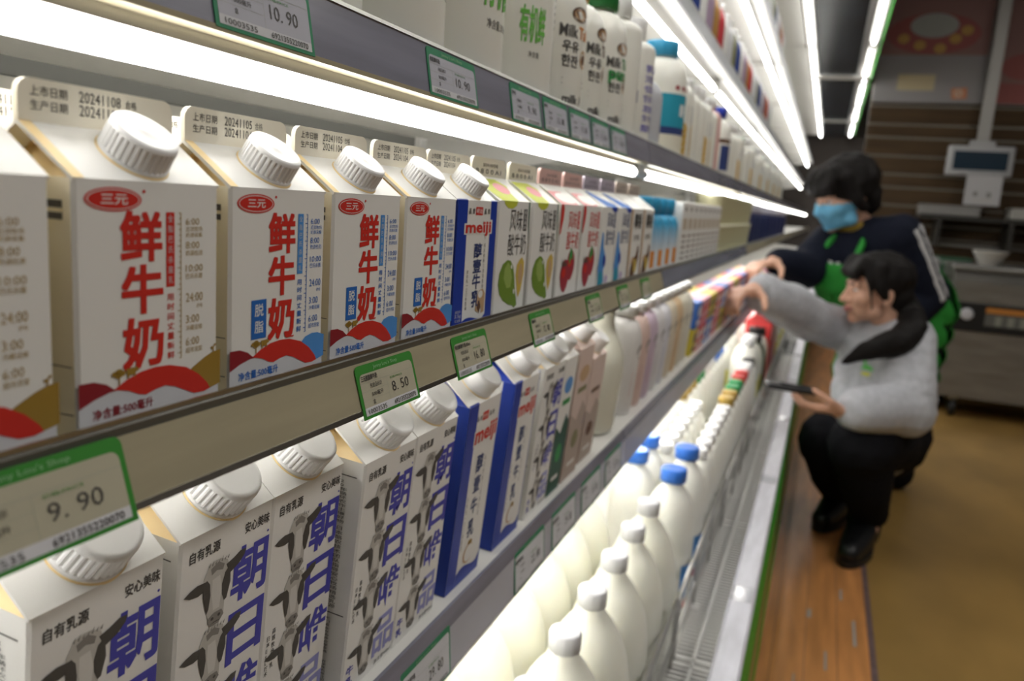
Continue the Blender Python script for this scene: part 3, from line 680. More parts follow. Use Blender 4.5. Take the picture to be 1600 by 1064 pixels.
def gift_box(label, loc, group):
    t = thing('drink_multipack', label, 'box', loc, (0,0,0), group)
    b = MB(); b.box(-.07,.07,-.05,.05,0,.30, redbox, .004); b.build('box_body', t)
    b = MB(); b.prism([(-.05,.30),(.05,.30),(.004,.335),(-.004,.335)], -.07, .07, redbox); b.build('box_top', t)
    b = MB(); b.box(-.03,.03,-.0512,-.0498,.22,.28, white); b.rect(-.045,.045,.06,.18, pink, lambda u,v,t=0: (u,-.0512,v)); b.build('printed_lettering', t)
    return t
c_g = gift_box('red drink multipack standing in the deck behind the black-capped bottles, front row', (3.29,.20,ZD), 'red multipacks on the deck')
for k, (x, y, n_) in enumerate([(3.44,.20,'second in the front row'), (3.59,.20,'third in the front row')]): dup(c_g, 'red drink multipack in the deck, ' + n_, (x, y, ZD))
rr = random.Random(3)
for k in range(26):
    x = 3.75 + .09*(k//2); y = (.195, .30)[k % 2]
    dup(c_sw if k % 3 else c_y, '%s bottle far along the deck in the %s row, %s of that stretch' % (('white-capped','big yellow-label')[k % 3 == 0], ('front','back')[k % 2], ORD[k//2]), (x, y, ZD), None, 'bottles far along the deck')

# ------------------------------------------------------------------ shelf above the cartons
Z1 = L(.081); B1 = .98            # bottles on this shelf are a little smaller than drawn
def lab_green(R, txt):
    b = MB(); P = cyl(R); b.text(txt, -.024, .024, .055, .088, mat('ink_leaf', (.16,.50,.08), .5), P, 1, .03); b.text('净含量:300mL', -.017, .017, .040, .047, ink, P, 1)
    b.text('有机牧场', -.016, .016, .095, .102, ink, P, 1); return b
GG = 'white bottles with green lettering'
c_gb = bottle('white bottle with green lettering on the smoked-rail shelf, first at the near end', .046, .185, .02, .02, milk2, capw, (0.4739, 0.2893, Z1), group=GG, sh=.2, n=36, pr=lab_green(.046, '有机鲜'), scale=B1)
dup(c_gb, 'white bottle with green lettering on the smoked-rail shelf, second from the near end', (0.5736, 0.2893, Z1))
dup(c_gb, 'white bottle with green lettering on the smoked-rail shelf, cut by the near edge', (0.3741, 0.2893, Z1))
b = MB(); P = cyl(.047)
b.ell(-.026, .105, .014, .019, green, P, 1); b.ell(-.026, .105, .008, .011, dgreen, P, 2); b.text('有机鲜', -.040, -.012, .050, .080, mat('ink_leaf', (0,0,0)), P, 1, .03); b.text('净含量', -.03, -.018, .038, .043, ink, P, 1)
b.rect(.012, .044, .105, .115, green, P, 1)
for k in range(6): b.rect(.012, .044, .098-.006*k, .101-.006*k, grey2, P, 1)
for k in range(18): b.rect(.014+.0016*k, .014+.0016*k+(.0010 if k % 3 else .0005), .022, .060, ink, P, 1)
bottle('white bottle with round green emblem and a barcode on its side', .047, .185, .02, .02, milk2, capw, (0.6877, 0.2903, Z1), sh=.2, n=36, pr=b, scale=B1)
def talk(c, R, dense):
    b = MB(); P = cyl(R)
    b.ell(.0, .098, .013, .007, brown, P, 1, 20); b.ell(0, .098, .010, .005, tan, P, 2, 16)
    b.text('Milk', -.026, -.003, .076, .087, ink, P, 1, .03); b.text('Talk', -.001, .026, .076, .087, c, P, 1, .03)
    b.text('우유', -.022, 0, .062, .072, ink, P, 1, .03); b.text('한잔', -.022, 0, .048, .059, ink, P, 1, .03)
    b.ell(.013, .058, .009, .009, tan, P, 1, 16); b.ell(.013, .058, .005, .005, brown, P, 2, 12)
    for z in (.036, .031): b.rect(-.02, .02, z, z+.0015, grey2, P, 1)
    b.text('milk 1', -.018, .012, .014, .022, ink, P, 1, .03)
    return b
bottle('rounded bottle with brown lettering and a cookie emblem, beside the barcode bottle', .043, .158, .017, .018, milk2, mat('cap_amber', (.45,.22,.04), .4), (0.7860, 0.2867, Z1), sh=.28, n=36, pr=talk(orange, .043, 0), rot=(0,0,-.25), scale=B1)
bottle('rounded bottle with black lettering, half hidden beside the green-capped one', .041, .152, .017, .018, milk2, mat('cap_amber', (0,0,0)), (0.8690, 0.2876, Z1), sh=.28, n=36, pr=talk(brown, .041, 0), rot=(0,0,-.1), scale=B1)
b = talk(green, .040, 0); P = cyl(.04); b.text('pure', -.022, .022, .058, .072, green, P, 4, .04)
bottle('bottle with green cap and green lettering on the smoked-rail shelf', .040, .168, .020, .024, milk2, mat('cap_deep_green', (.02,.20,.05), .4), (0.9510, 0.2831, Z1), sh=.25, n=36, pr=b, rot=(0,0,-.2), capr=.026, scale=B1)
b = MB(); band(b, .037, .05, .065, .0, .03, navy, 1)
bottle('plain slim white bottle beside the green-capped bottle', .037, .178, .0185, .026, milk2, capw, (1.0298, 0.2812, Z1), sh=.12, dome=True, n=32, pr=b, capr=.021, scale=B1)
b = MB(); P = cyl(.037)
for k in range(7): b.text(('酸奶','生牛乳','发酵乳','营养','低温','活菌','乳酸')[k], -.022, .022, .020+.013*k, .030+.013*k, mat('ink_soft_violet', (.22,.20,.52), .5), P, 1, .02)
bottle('slim white bottle covered in violet lettering', .037, .170, .0185, .026, milk2, capw, (1.1151, 0.2812, Z1), sh=.12, n=32, pr=b, capr=.021, scale=B1)
bottle('small white bottle with dark blue shrunk cap', .034, .135, .014, .030, mat('bottle_silver', (.55,.56,.60), .35), mat('cap_navy', (.03,.05,.30), .4), (1.1951, 0.2795, Z1), sh=.3, n=28, scale=B1)
b = MB(); P = cyl(.047); band(b, .047, .045, .105, -.060, .060, teal, 1); b.text('酸', -.02, -.002, .07, .09, white, P, 2, .03); b.text('奶', .002, .02, .07, .09, white, P, 2, .03)
band(b, .047, .040, .052, -.06, .06, navy, 2); band(b, .047, .006, .04, -.06, .06, mat('ink_cream', (.72,.68,.56), .5), 2); b.rect(-.03, .01, .016, .021, teal, P, 4)
for k in range(5): b.ell(-.03+.015*k, .115, .005, .004, berry, P, 2, 10)
bottle('bottle with bright blue cap and teal label', .047, .192, .024, .024, milk2, skyb, (1.3714, 0.2903, Z1), sh=.28, n=36, pr=b, capr=.028, scale=B1)
def wheat(R):
    b = MB(); P = cyl(R)
    for k in range(5):
        for s in (-1, 1): b.ell(-.012+.012*s, .018+.011*k, .004, .009, mat('ink_wheat', (.62,.38,.05), .5), P, 1, 10, -s*.5); b.ell(.02+.007*s, .012+.010*k, .003, .008, mat('ink_wheat', (0,0,0)), P, 1, 10, -s*.5)
    b.rect(-.02, .0, .07, .10, navy, P, 1); b.ell(.012, .03, .007, .01, red, P, 2, 10)
    return b
c_wh = bottle('white bottle printed with wheat ears, beside the teal-label bottle', .042, .165, .02, .022, milk2, capw, (1.4632, 0.2867, Z1), sh=.2, n=28, pr=wheat(.042), group='wheat-print bottles', scale=B1)
dup(c_wh, 'white bottle printed with wheat ears, after two plain ones', (1.7100, 0.2867, Z1))
c_pl = bottle('plain white bottle on the smoked-rail shelf, beside a wheat-print bottle', .036, .160, .017, .022, milk2, capw, (1.5450, 0.2812, Z1), sh=.2, n=24, group='plain white bottles above the cartons', capr=.02, scale=B1)
dup(c_pl, 'plain white bottle on the smoked-rail shelf, between the wheat-print bottles', (1.6250, 0.2812, Z1))
dup(c_pl, 'plain white bottle on the smoked-rail shelf, before the pink one', (1.7900, 0.2812, Z1))
bottle('slim pink bottle on the smoked-rail shelf', .032, .165, .015, .02, mat('bottle_pink', (.72,.45,.42), .35), capw, (1.8529, 0.2777, Z1), sh=.2, n=24, scale=B1)
b = MB(); band(b, .045, .02, .08, -.04, .04, navy, 1); band(b, .045, .085, .095, -.06, .06, brown, 1)
bottle('white bottle with royal blue cap and navy label', .045, .170, .024, .022, milk2, mat('cap_royal', (.03,.06,.50), .4), (2.0351, 0.2893, Z1), sh=.3, n=28, pr=b, capr=.03, scale=B1)
c_gp = bottle('white bottle with green band, after the royal-blue-capped one', .042, .15, .018, .02, milk2, green, (2.1488, 0.2885, Z1), sh=.3, n=20, scale=B1)
for k in range(24):
    x = 2.28 + .098*k
    dup((c_pl, c_wh, c_pl, c_gp)[k % 4], '%s bottle far along the smoked-rail shelf, %s of that stretch' % (('plain white','wheat-print','small white','green-capped')[k % 4], ORD[k]), (x, .2894, Z1), None, 'bottles far along the smoked-rail shelf')
for k in range(14):
    dup((c_pl, c_wh)[k % 2], 'white bottle in the second row of the smoked-rail shelf, %s from the near end' % ORD[k], (.414 + .09*k, .3735, Z1), None, 'second row bottles above the cartons')
# two higher shelves: small bottles, far off and blurred
ZA, ZB_ = L(.365), L(.618)
cols = [('white',(.78,.78,.76)),('pale grey',(.6,.6,.62)),('amber',(.42,.22,.06)),('dark blue',(.04,.07,.28)),('white',(.8,.8,.78)),('mauve',(.36,.26,.36)),('olive',(.24,.24,.12)),('red',(.5,.05,.06))]
protos = {}
for zs, ys, nm, n_, x0 in [(ZA, .330, 'high shelf', 30, 1.05), (ZB_, .295, 'topmost shelf', 22, 1.6)]:
    for k in range(n_):
        cn, cc = cols[(k*5 + (nm == 'topmost shelf')*3) % 8]
        lab = '%s bottle on the %s, %s along it from the near end' % (cn, nm, ORD[k] if k < 30 else 'last')
        x = x0 + .095*k + .012*math.sin(k*3.1)
        if cn not in protos: protos[cn] = bottle(lab, .034, .155, .015, .024, mat('bottle_'+cn.replace(' ', '_'), cc, .25), capw if cn not in ('white',) else (capw, skyb, orange)[k % 3], (x, ys, zs), sh=.35, n=20, group='bottles on the higher shelves')
        else: dup(protos[cn], lab, (x, ys, zs), group='bottles on the higher shelves')

# ------------------------------------------------------------------ rest of the carton shelf
Z2 = zb
b = MB(); band(b, .0275, .012, .035, -.012, .012, orange, 1); 
fade = mat('bottle_fading_blue', (.74,.76,.78), .35)
_n = fade.node_tree; _t = _n.nodes.new('ShaderNodeTexCoord'); _s = _n.nodes.new('ShaderNodeSeparateXYZ'); _r = _n.nodes.new('ShaderNodeValToRGB'); _m = _n.nodes.new('ShaderNodeMapRange')
_m.inputs[1].default_value = .02; _m.inputs[2].default_value = .085; _n.links.new(_t.outputs['Object'], _s.inputs[0]); _n.links.new(_s.outputs['Z'], _m.inputs[0]); _n.links.new(_m.outputs[0], _r.inputs[0]); _n.links.new(_r.outputs[0], _n.nodes['Principled BSDF'].inputs['Base Color'])
_r.color_ramp.elements[0].color = (.74,.77,.80,1); _r.color_ramp.elements[1].color = (.05,.36,.62,1); _r.color_ramp.elements[0].position = .15; _r.color_ramp.elements[1].position = .8
c_sb = bottle('sky-blue bottle beside the brown-fruit carton, blue cap', .0275, .108, .018, .022, fade, skyb, (1.098, .2445, Z2), group='sky-blue capped bottles', sh=.30, n=28, capr=.020, pr=b)
for k in range(3): dup(c_sb, 'sky-blue capped bottle, %s after the brown-fruit carton' % ORD[k+1], (1.098 + .0565*(k+1), .2445, Z2))
def pouch_box(label, loc):
    t = thing('yogurt_box', label, 'carton', loc, (0,0,0), 'tall white yogurt boxes'); b = MB(); b.box(-.026,.026,0,.06,0,.106, white, .002); b.build('box_body', t)
    b = MB(); P = front()
    b.rect(-.010,.010,.092,.098, grey2, P, 1); b.rect(-.02,.02,.062,.080, mat('ink_soft_tan', (.55,.47,.36), .5), P, 1)
    for k in range(5): b.rect(-.018,.018,.014+.009*k,.017+.009*k, (brown, grey2)[k % 2], P, 1)
    b.build('printed_lettering', t); return t
c_pb = pouch_box('tall white yogurt box next to the sky-blue capped bottles', (1.328, .2165, Z2))
for k in range(8): dup(c_pb, 'tall white yogurt box, %s after the sky-blue capped bottles' % ORD[k+1], (1.328 + .0545*(k+1), .2165, Z2))
cupm = mat('cup_yellow_green', (.60,.58,.38), .4, sss=.1); lidm = mat('cup_lid', (.80,.78,.62), .4)
def cup(label, loc):
    t = thing('yogurt_cup', label, 'cup', loc, (0,0,0), 'stacked yogurt cups'); b = MB(); b.lathe([(.026,0),(.027,.002),(.0325,.058),(.034,.060),(.034,.063)], cupm, 24); b.build('cup_body', t)
    b = MB(); b.lathe([(.0342,0),(.0342,.003),(.030,.0035),(.0001,.0033)], lidm, 24); b.build('cup_lid', t, (0,0,.0631)); return t
c_cu = cup('pale yogurt cup in the lower tier of the stack, first beside the white boxes', (1.862, .253, Z2))
for k in range(11):
    for r_ in (0, 1):
        if k or r_: dup(c_cu, 'pale yogurt cup in the %s tier of the stack, %s beside the white boxes' % (('lower','upper')[r_], ORD[k]), (1.862+.0705*k, .253, Z2 + .0667*r_))
c_nv = bottle('dark navy jar with white lid beyond the stacked cups, first of four', .042, .13, .036, .03, mat('jar_navy', (.03,.035,.10), .35), mat('lid_white_violet', (.70,.68,.78), .4), (2.70, .262, Z2), name='yogurt_jar', cat='jar', sh=.15, n=24, group='navy jars', capr=.038)
for k in range(3): dup(c_nv, 'dark navy jar with white lid beyond the stacked cups, %s of four' % ORD[k+1], (2.80+.1*k, .262, Z2))
for k in range(18):
    dup((c_pl, c_nv, c_cu)[k % 3], '%s far along the carton shelf, %s of that stretch' % (('white bottle','navy jar','pale cup')[k % 3], ORD[k]), (3.12+.098*k, .262, Z2), None, 'goods far along the carton shelf', ('bottle','jar','cup')[k % 3], (.72, .72, .72) if k % 3 == 0 else None)

# ------------------------------------------------------------------ rest of the tilted shelf
dup(c_cow, 'cow-print carton between the tall blue-edged carton and the green carton', on3(.7500, .0005), A3, GC)
def plain_print(w, h, a, c, e):
    b = MB(); P = front(); U = lambda u: -w/2 + u*w
    V = lambda v: h*(1-v)
    b.ell(U(.5), V(.2), .32*w, .06*h, a, P, 1); b.poly([(U(0),V(1)),(U(1),V(1)),(U(1),V(.5)),(U(.7),V(.42)),(U(.4),V(.55)),(U(0),V(.48))], c, P, 1)
    b.ell(U(.5), V(.7), .22*w, .07*h, e, P, 2); b.rect(U(.2), U(.8), V(.34), V(.30), e, P, 2); b.rect(U(.25), U(.75), V(.9), V(.87), white, P, 2); return b
make_carton('carton printed with dark green hills and a red corner flag', .044, .062, .155, G3, F3, plain_print(.044, .155, lblue, dgreen, green), cap=capw, cap_r=.012, cap_h=.014, capy=.016, loc=on3(.8085, .001), rot=A3, inner=red, ribs=False)
taupe = mat('carton_taupe', (.46,.37,.31), .5); rose = mat('carton_rose', (.70,.56,.50), .5)
make_carton('taupe carton with olive print, white cap on its slope', .058, .062, .158, G3, F3, plain_print(.058, .158, tan, taupe, mat('ink_olive', (.22,.21,.10), .5)), cap=capw, cap_r=.014, cap_h=.018, capy=.016, loc=on3(.8680, .001), rot=A3, wm=rose, sidem=taupe, inner=rose, ribs=False)
make_carton('rose and taupe carton beside the clear milk bottle', .062, .062, .134, G3, F3, plain_print(.062, .134, rose, taupe, brown), cap=capw, cap_r=.013, cap_h=.020, capy=.014, loc=on3(.9450, .004), rot=A3, wm=rose, sidem=taupe, inner=rose, ribs=False)
bottle('large glossy milk bottle with sloping shoulders on the tilted shelf', .050, .190, .026, .018, mat('milk_glossy', (.74,.73,.62), .15, sss=.1), capw, on3(1.075, .0515), rot=A3, sh=.42, dome=False, n=36, capr=.028)
pc = [('white',(.76,.74,.72),red),('blush',(.72,.54,.48),mat('ink_plum',(.25,.05,.22),.5)),('lilac',(.62,.50,.60),red),('white and black',(.74,.73,.74),ink),('white and navy',(.72,.72,.76),navy),('cream',(.74,.66,.52),brown),('apricot',(.70,.52,.32),brown),('pale cream',(.74,.70,.58),tan),('ivory',(.76,.74,.64),gold)]
for k, (cn, cc, ic) in enumerate(pc):
    b = MB(); P = cyl(.030); b.rect(-.014,.012,.03,.07, ic, P, 1); b.ell(0, .10, .012, .012, grey2, P, 1, 12); b.rect(-.016,.016,.015,.02, grey2, P, 1)
    bottle('%s yogurt drink bottle on the tilted shelf, %s after the glossy bottle' % (cn, ORD[k]), .030, .168, .012, .016, mat('drink_'+cn.replace(' ', '_'), cc, .35), capw, on3(1.195+.0635*k, .034), name='yogurt_drink', rot=A3, sh=.35, n=24, pr=b, group='slim yogurt drinks', capr=.017)
bxc = [('yellow',(.62,.50,.06),ink),('red',(.60,.05,.07),white),('blue',(.05,.16,.55),white),('pink',(.72,.36,.44),red)]
bp = {}
for k in range(22):
    for r_ in (0, 1):
        cn, cc, ic = bxc[(k//2 + r_*2 + k % 2) % 4]
        lab = 'small %s drink box in the %s tier on the tilted shelf, %s along' % (cn, ('lower','upper')[r_], ORD[k])
        loc = on3(1.795+.0645*k, .002, .0610*r_)
        if cn in bp: dup(bp[cn], lab, loc, A3); continue
        t = thing('drink_box', lab, 'box', loc, A3, 'small drink boxes'); b = MB(); b.box(-.031,.031,0,.062,0,.0600, mat('box_'+cn, cc, .45), .002); b.build('box_body', t)
        b = MB(); P = front(); b.ell(0,.038,.02,.012, ic, P, 1, 16); b.rect(-.022,.022,.008,.018, ic, P, 1); b.rect(-.026,.026,.056,.07, white, lambda u,v,t=0:(u, v-.035+.01, .0602), 1); b.build('printed_lettering', t); bp[cn] = t
for k in range(14): dup(bp[('pink','red','blue','yellow')[k % 4]], 'drink box far along the tilted shelf, %s of that stretch' % ORD[k], on3(3.26+.09*k, .002), A3, 'drink boxes far along the tilted shelf')

# ------------------------------------------------------------------ price tags in the rails
def price_tag(label, loc, rot, w, h, price, title, border, pap, small=False, group=None, code=True, corner=True):
    t = thing('price_tag', label, 'price tag', loc, rot, group)
    P = lambda u, v, q=0: (u, -q*.00012, v)
    b = MB(); w2 = w/2; r = .003
    out = [(-w2,0),(w2,0)] + [(w2-r+r*math.cos(a), h-r+r*math.sin(a)) for a in (0,.5,1.05,PI/2)] + [(-w2+r+r*math.cos(a), h-r+r*math.sin(a)) for a in (PI/2,2.1,2.6,PI)]
    b.slab([(u, v) for u, v in out], 1, -3, border, P); b.build('tag_frame', t)
    b = MB(); i = .0022; k = w2-i; top = h-.0045
    inn = [(-k,.0055),(k,.0055)] + [(k-r+r*math.cos(a), top-r+r*math.sin(a)) for a in (0,.5,1.05,PI/2)] + [(-k+r+r*math.cos(a), top-r+r*math.sin(a)) for a in (PI/2,2.1,2.6,PI)]
    b.poly(inn, pap, P, 2); b.rect(-k, k, .0016, .0055, paperw, P, 2)
    line = mat('tag_line', (.35,.36,.30), .6)
    b.rect(-k, k, h*.66, h*.66+.00015, line, P, 3); b.rect(-.002, -.00185, .0055, h*.66, line, P, 3)
    for z in (.5, .34): b.rect(-k, -.002, h*z, h*z+.00012, line, P, 3)
    b.build('tag_paper', t)
    b = MB()
    b.text(price.replace('.', '. '), w*.03, w*.33, h*.33, h*.53, ink, P, 4)
    if title: b.text(title, -k+.001, -k+.001+w*.034*len(title)*1.1, h*.695, h*.80, ink, P, 4, .03)
    b.text('价格/PRICE', w*.02, w*.24, h*.585, h*.635, taggreen, P, 4)
    for z, s in ((.54,'先尝品标识'), (.38,'500毫升'), (.24,'盒')): b.text(s, -w*.32, -w*.32+.0022*len(s), h*z, h*z+.0024, ink, P, 4, .01)
    if code:
        b.text('6921355220070', w*.02, w*.42, .0022, .0048, ink, P, 4, .01); b.text('10003535', -w*.42, -w*.12, .0022, .0046, ink, P, 4)
    b.text("Jenny Lou's Shop", -w*.22, w*.2, h-.0036, h-.0012, mat('tag_pale_green', (.30,.52,.28), .6), P, 4)
    b.build('lettering', t)
    return t
# on the tan rail: the face runs from (Y .198, z -.1065) up to (.2045, -.0845)
tilt2 = -math.atan2(.0065, .022)
def on_tan(x): return (x, .19600, L(-.1108))
G5 = 'green-edged tags on the tan rail'
price_tag('large green-edged price tag showing 9.90, lowest at the near end', on_tan(.1560), (tilt2,0,0), .064, .0282, '9.90', '三元鲜牛奶', taggreen, paper, group=G5)
price_tag('green-edged price tag showing 8.50 under the blue skim cartons', on_tan(.3545), (tilt2,0,0), .057, .0265, '8.50', '三元脱脂鲜牛奶', taggreen, paper, group=G5)
price_tag('green-edged price tag showing 16.80 under the short blue-edged carton', on_tan(.4590), (tilt2,0,0), .053, .0262, '16.80', '明治醇壹牛乳450ml', taggreen, paper, group=G5)
for x, lab, pr_ in [(.594,'green-edged price tag under the first guava carton, figures too soft to read','12.80'), (.748,'green-edged price tag under the strawberry cartons','11.80'), (.868,'green-edged price tag under the blue-splash cartons','11.80'), (.985,'green-edged price tag near the end of the tan rail','11.80')]:
    price_tag(lab, on_tan(x), (tilt2,0,0), .050, .0262, pr_, '风味酸牛奶', taggreen, paper, group=G5)
t1 = -math.atan2(.006, .0325)
def on_smoke(x): return (x, .2338, L(.0588))
G6 = 'tags in the smoked rail'
price_tag('dark-green-edged price tag showing 10.90, large at the near end of the smoked rail', on_smoke(.2985), (t1,0,0), .066, .031, '10.90', '有机鲜牛奶', tagdk, mat('tag_lilac', (.46,.46,.52), .5), group=G6)
c6 = price_tag('dark-green-edged price tag showing 10.90, second on the smoked rail', on_smoke(.486), (t1,0,0), .072, .029, '10.90', '有机鲜牛奶', tagdk, mat('tag_lilac', (0,0,0)), group=G6)
for k, x in enumerate((.621,.697,.772,.848,.927)): 
    price_tag('faint price tag on the smoked rail, %s after the two showing 10.90' % ORD[k], on_smoke(x), (t1,0,0), .068, .029, ('9.90','13.80','13.80','15.80','8.80')[k], '鲜牛奶', tagdk, mat('tag_lilac', (0,0,0)), group=G6)
t3 = TILT - math.atan2(.007, .044)
def on_l3(x):
    return on3(x, -.0199, -.0500)
G7 = 'tags in the grey rail of the tilted shelf'
for x, w, pr_, lab in [(.485,.078,'29.80','green-edged price tag below the fourth cow-print carton'), (.705,.085,'22.80','green-edged price tag below the second tall blue-edged carton'), (.815,.085,'29.80','green-edged price tag below the last cow-print carton'), (.925,.085,'25.80','green-edged price tag below the taupe carton'), (1.035,.085,'25.80','green-edged price tag below the rose carton')]:
    price_tag(lab, on_l3(x), (t3,0,0), w, .0405, pr_, '朝日唯品牛乳', tagdk, paperw, group=G7)

# ------------------------------------------------------------------ by the back wall
XP = XW - .03
poster_w = mat('poster_white', (.26,.245,.25), .6)
b = MB(); b.box(XP, XP+.022, -.80, -.165, L(.795), L(1.6), poster_w)
PW = lambda y, z, t=0: (XP - .0006 - t*.0006, y, L(z))
def wp(b, pts, m, t): b.poly(list(pts), m, PW, t)
pinkd = mat('poster_rose', (.30,.09,.08), .6); pinkl = mat('poster_pale_rose', (.26,.14,.13), .6)
b.rect(-.795, -.17, 1.09, 1.59, pinkl, PW, 1)
b.ell(-.47, 1.22, .27, .125, pinkd, PW, 2, 32); b.ell(-.47, 1.27, .14, .075, mat('poster_grey', (.36,.37,.35), .6), PW, 3, 24)
for y, z in [(-.30,1.19),(-.40,1.15),(-.52,1.13),(-.60,1.19),(-.66,1.24)]: b.ell(y, z, .035, .03, mat('poster_ochre', (.50,.30,.09), .6), PW, 4, 12)
b.rect(-.52, -.30, .87, .97, mat('poster_straw', (.46,.38,.24), .6), PW, 2)
wp(b, [(-.715,.825),(-.63,.82),(-.62,.885),(-.71,.892)], mat('poster_orange', (.52,.20,.10), .6), 2); b.ell(-.665, .857, .025, .024, mat('poster_pale', (.55,.45,.35), .6), PW, 3, 16); b.ell(-.665, .857, .012, .012, mat('poster_orange', (0,0,0)), PW, 4, 12)
o = b.build('poster_board'); tag(o, 'large pale poster board high on the slat wall with rosy ring dish and orange emblem', 'poster')
b = MB(); b.box(XP, XP+.022, -1.60, -.865, L(.79), L(1.6), poster_w); b.rect(-1.595, -.87, .795, 1.595, pinkl, PW, 1); b.ell(-1.02, 1.02, .14, .08, pinkd, PW, 2, 24); b.rect(-1.3,-.87,.80,.92, pinkd, PW, 2)
o = b.build('poster_board'); tag(o, 'rosy poster board beyond the white pole', 'poster')
polem = mat('pole_grey', (.34,.33,.31), .4, .4)
t = thing('pole_scale', 'white display scale hanging on a square pole from the ceiling', 'scale', (XP-.12, -.83, L(.34)))
b = MB(); b.box(-.02,.02,-.035,.035,.20,1.5, polem, .004); b.build('pole', t)
fw = mat('display_frame', (.40,.40,.41), .4)
b = MB(); b.box(-.03,.03,-.185,.185,.0,.185, fw, .012, 3); b.box(-.03,.03,-.07,.07,.18,.215, fw, .006); b.build('display_housing', t)
b = MB(); b.box(-.033,-.029,-.15,.15,.035,.15, mat('display_screen', (.012,.03,.05), .2)); b.build('screen', t)
t2 = thing('paper_notice', 'white paper notice hanging below the scale display', 'notice', (XP-.16, -.87, L(.16)))
b = MB(); b.box(-.001,.001,-.10,.10,0,.185, mat('paper_plain', (.50,.49,.50), .6)); b.build('sheet', t2); b = MB(); Q = lambda y, z, t=0: (-.0014, y, z)
b.ell(.04,.07,.014,.016, grey2, Q); b.ell(-.035,.066,.014,.016, grey2, Q)
for k in range(3): b.rect(-.06,.06,.02+.01*k,.024+.01*k, grey1, Q)
b.build('printed_lettering', t2)
dk = mat('bracket_dark', (.03,.027,.022), .5)
t = thing('wall_shelf', 'dark wall shelf behind the paper notice', 'shelf', (XW-.26, -.95, L(.06)))
b = MB(); b.box(0,.258,-.48,.42,0,.025, dk); b.build('shelf_board', t)
for y in (.30, -.10, -.42): b = MB(); b.box(.0,.258,y-.012,y+.012,-.17,0, dk); b.build('shelf_bracket', t)
def crate(label, y, z0, w, h, m, d=.2):
    t = thing('storage_box', label, 'box', (XW-.24, y, L(z0))); b = MB(); b.box(0,d,-w/2,w/2,0,h, m, .008); b.build('box_body', t); b = MB(); b.box(-.004,d+.002,-w/2-.003,w/2+.003,h,h+.014, m, .004); b.build('box_lid', t); return t
crate('long grey storage box on the dark wall shelf, near the fridge', -.70, .0855, .34, .05, mat('tray_grey', (.27,.26,.25), .4))
crate('pale storage box on the dark wall shelf, beyond the paper notice', -1.22, .0855, .36, .055, mat('tray_pale', (.40,.39,.36), .4))
t = thing('wall_hook_rail', 'thin steel rail with a small white carton box on the slat wall', 'rail', (XW-.02, -.9, L(-.10)))
b = MB(); b.tube([(-.06,.42,.0),(-.06,-.5,.0)], .008, polem); b.build('rail_bar', t)
for y in (.3,-.4): b = MB(); b.tube([(-.06,y,0),(.018,y,0)], .006, polem); b.build('rail_mount', t)
inox = mat('stainless', (.33,.315,.29), .35, .7, .25, 4, stretch=(1,1,5))
# vacuum packing machine
t = thing('packing_machine', 'stainless packing machine with round gauge, amber display and red knob', 'machine', (5.0, -1.06, 0))
zt = L(-.215)
b = MB(); b.prism([(-.36,.11),(.36,.11),(.36,zt-.06),(.30,zt),(-.36,zt)], 0, .5, inox)
X = Matrix(((0,1,0,0),(1,0,0,0),(0,0,1,0),(0,0,0,1)))
b = MB()
# cabinet: profile in depth (X) and height, extruded across Y
pf = [(0,.12),(.52,.12),(.52,zt),(.07,zt),(.02,zt-.05),(0,zt-.06)]
n = len(pf); vs = [(x,-.42,z) for x,z in pf] + [(x,.37,z) for x,z in pf]
b.add(vs, [tuple(range(n)), tuple(range(2*n-1,n-1,-1))] + [(i,n+i,n+(i+1)%n,(i+1)%n) for i in range(n)], inox); b.build('cabinet', t)
b = MB(); b.box(.04,.50,-.44,.385,zt,zt+.03, mat('machine_lid', (.26,.255,.24), .35, .5), .01, 3); b.build('lid', t)
b = MB(); b.box(-.006,.003,-.38,.36,zt-.33,zt-.17, dark, .004); b.build('control_panel', t)
Q = Matrix.Rotation(-PI/2, 4, 'Y')
b = MB(); b.lathe([(.032,0),(.032,.012),(.026,.014),(.0001,.014)], mat('gauge_face', (.55,.56,.60), .3), 28, Matrix.Translation((-.006,.29,zt-.235)) @ Q); b.build('gauge', t)
b = MB(); b.box(-.008,-.005,-.10,.20,zt-.22,zt-.19, mat('amber_display', (.50,.20,.04), .4)); b.box(-.008,-.005,-.10,.20,zt-.29,zt-.225, mat('panel_label', (.12,.12,.11), .5))
for k in range(4): b.box(-.0095,-.0078,-.06+.06*k,-.03+.06*k,zt-.285,zt-.235, mat('panel_digit', (.25,.26,.22), .5))
b.build('display', t)
b = MB(); b.lathe([(.030,0),(.030,.02),(.022,.026),(.0001,.026)], mat('knob_red', (.55,.04,.05), .4), 24, Matrix.Translation((-.006,-.19,zt-.23)) @ Q); b.build('stop_knob', t)
for y in (.28,-.33):
    for x in (.06,.46):
        b = MB(); b.lathe([(.045,-.016),(.05,-.01),(.05,.01),(.045,.016)], dark, 20, Matrix.Translation((x,y,.05)) @ Matrix.Rotation(PI/2,4,'X')); b.box(x-.02,x+.02,y-.022,y+.022,.095,.12, polem); b.build('caster', t)
t = thing('mixing_bowl', 'white bowl on top of the packing machine', 'bowl', (5.15, -.86, zt+.0305))
b = MB(); b.lathe([(.045,0),(.05,.003),(.088,.075),(.094,.082),(.088,.082),(.045,.008),(.0001,.006)], mat('bowl_white', (.50,.49,.46), .4), 32, caps=False); b.lathe([(.045,0),(.0001,0)], mat('bowl_white', (0,0,0)), 32, caps=False); b.build('bowl_body', t)
t = thing('steel_cabinet', 'narrow steel cabinet beside the packing machine', 'cabinet', (5.15, -.56, 0))
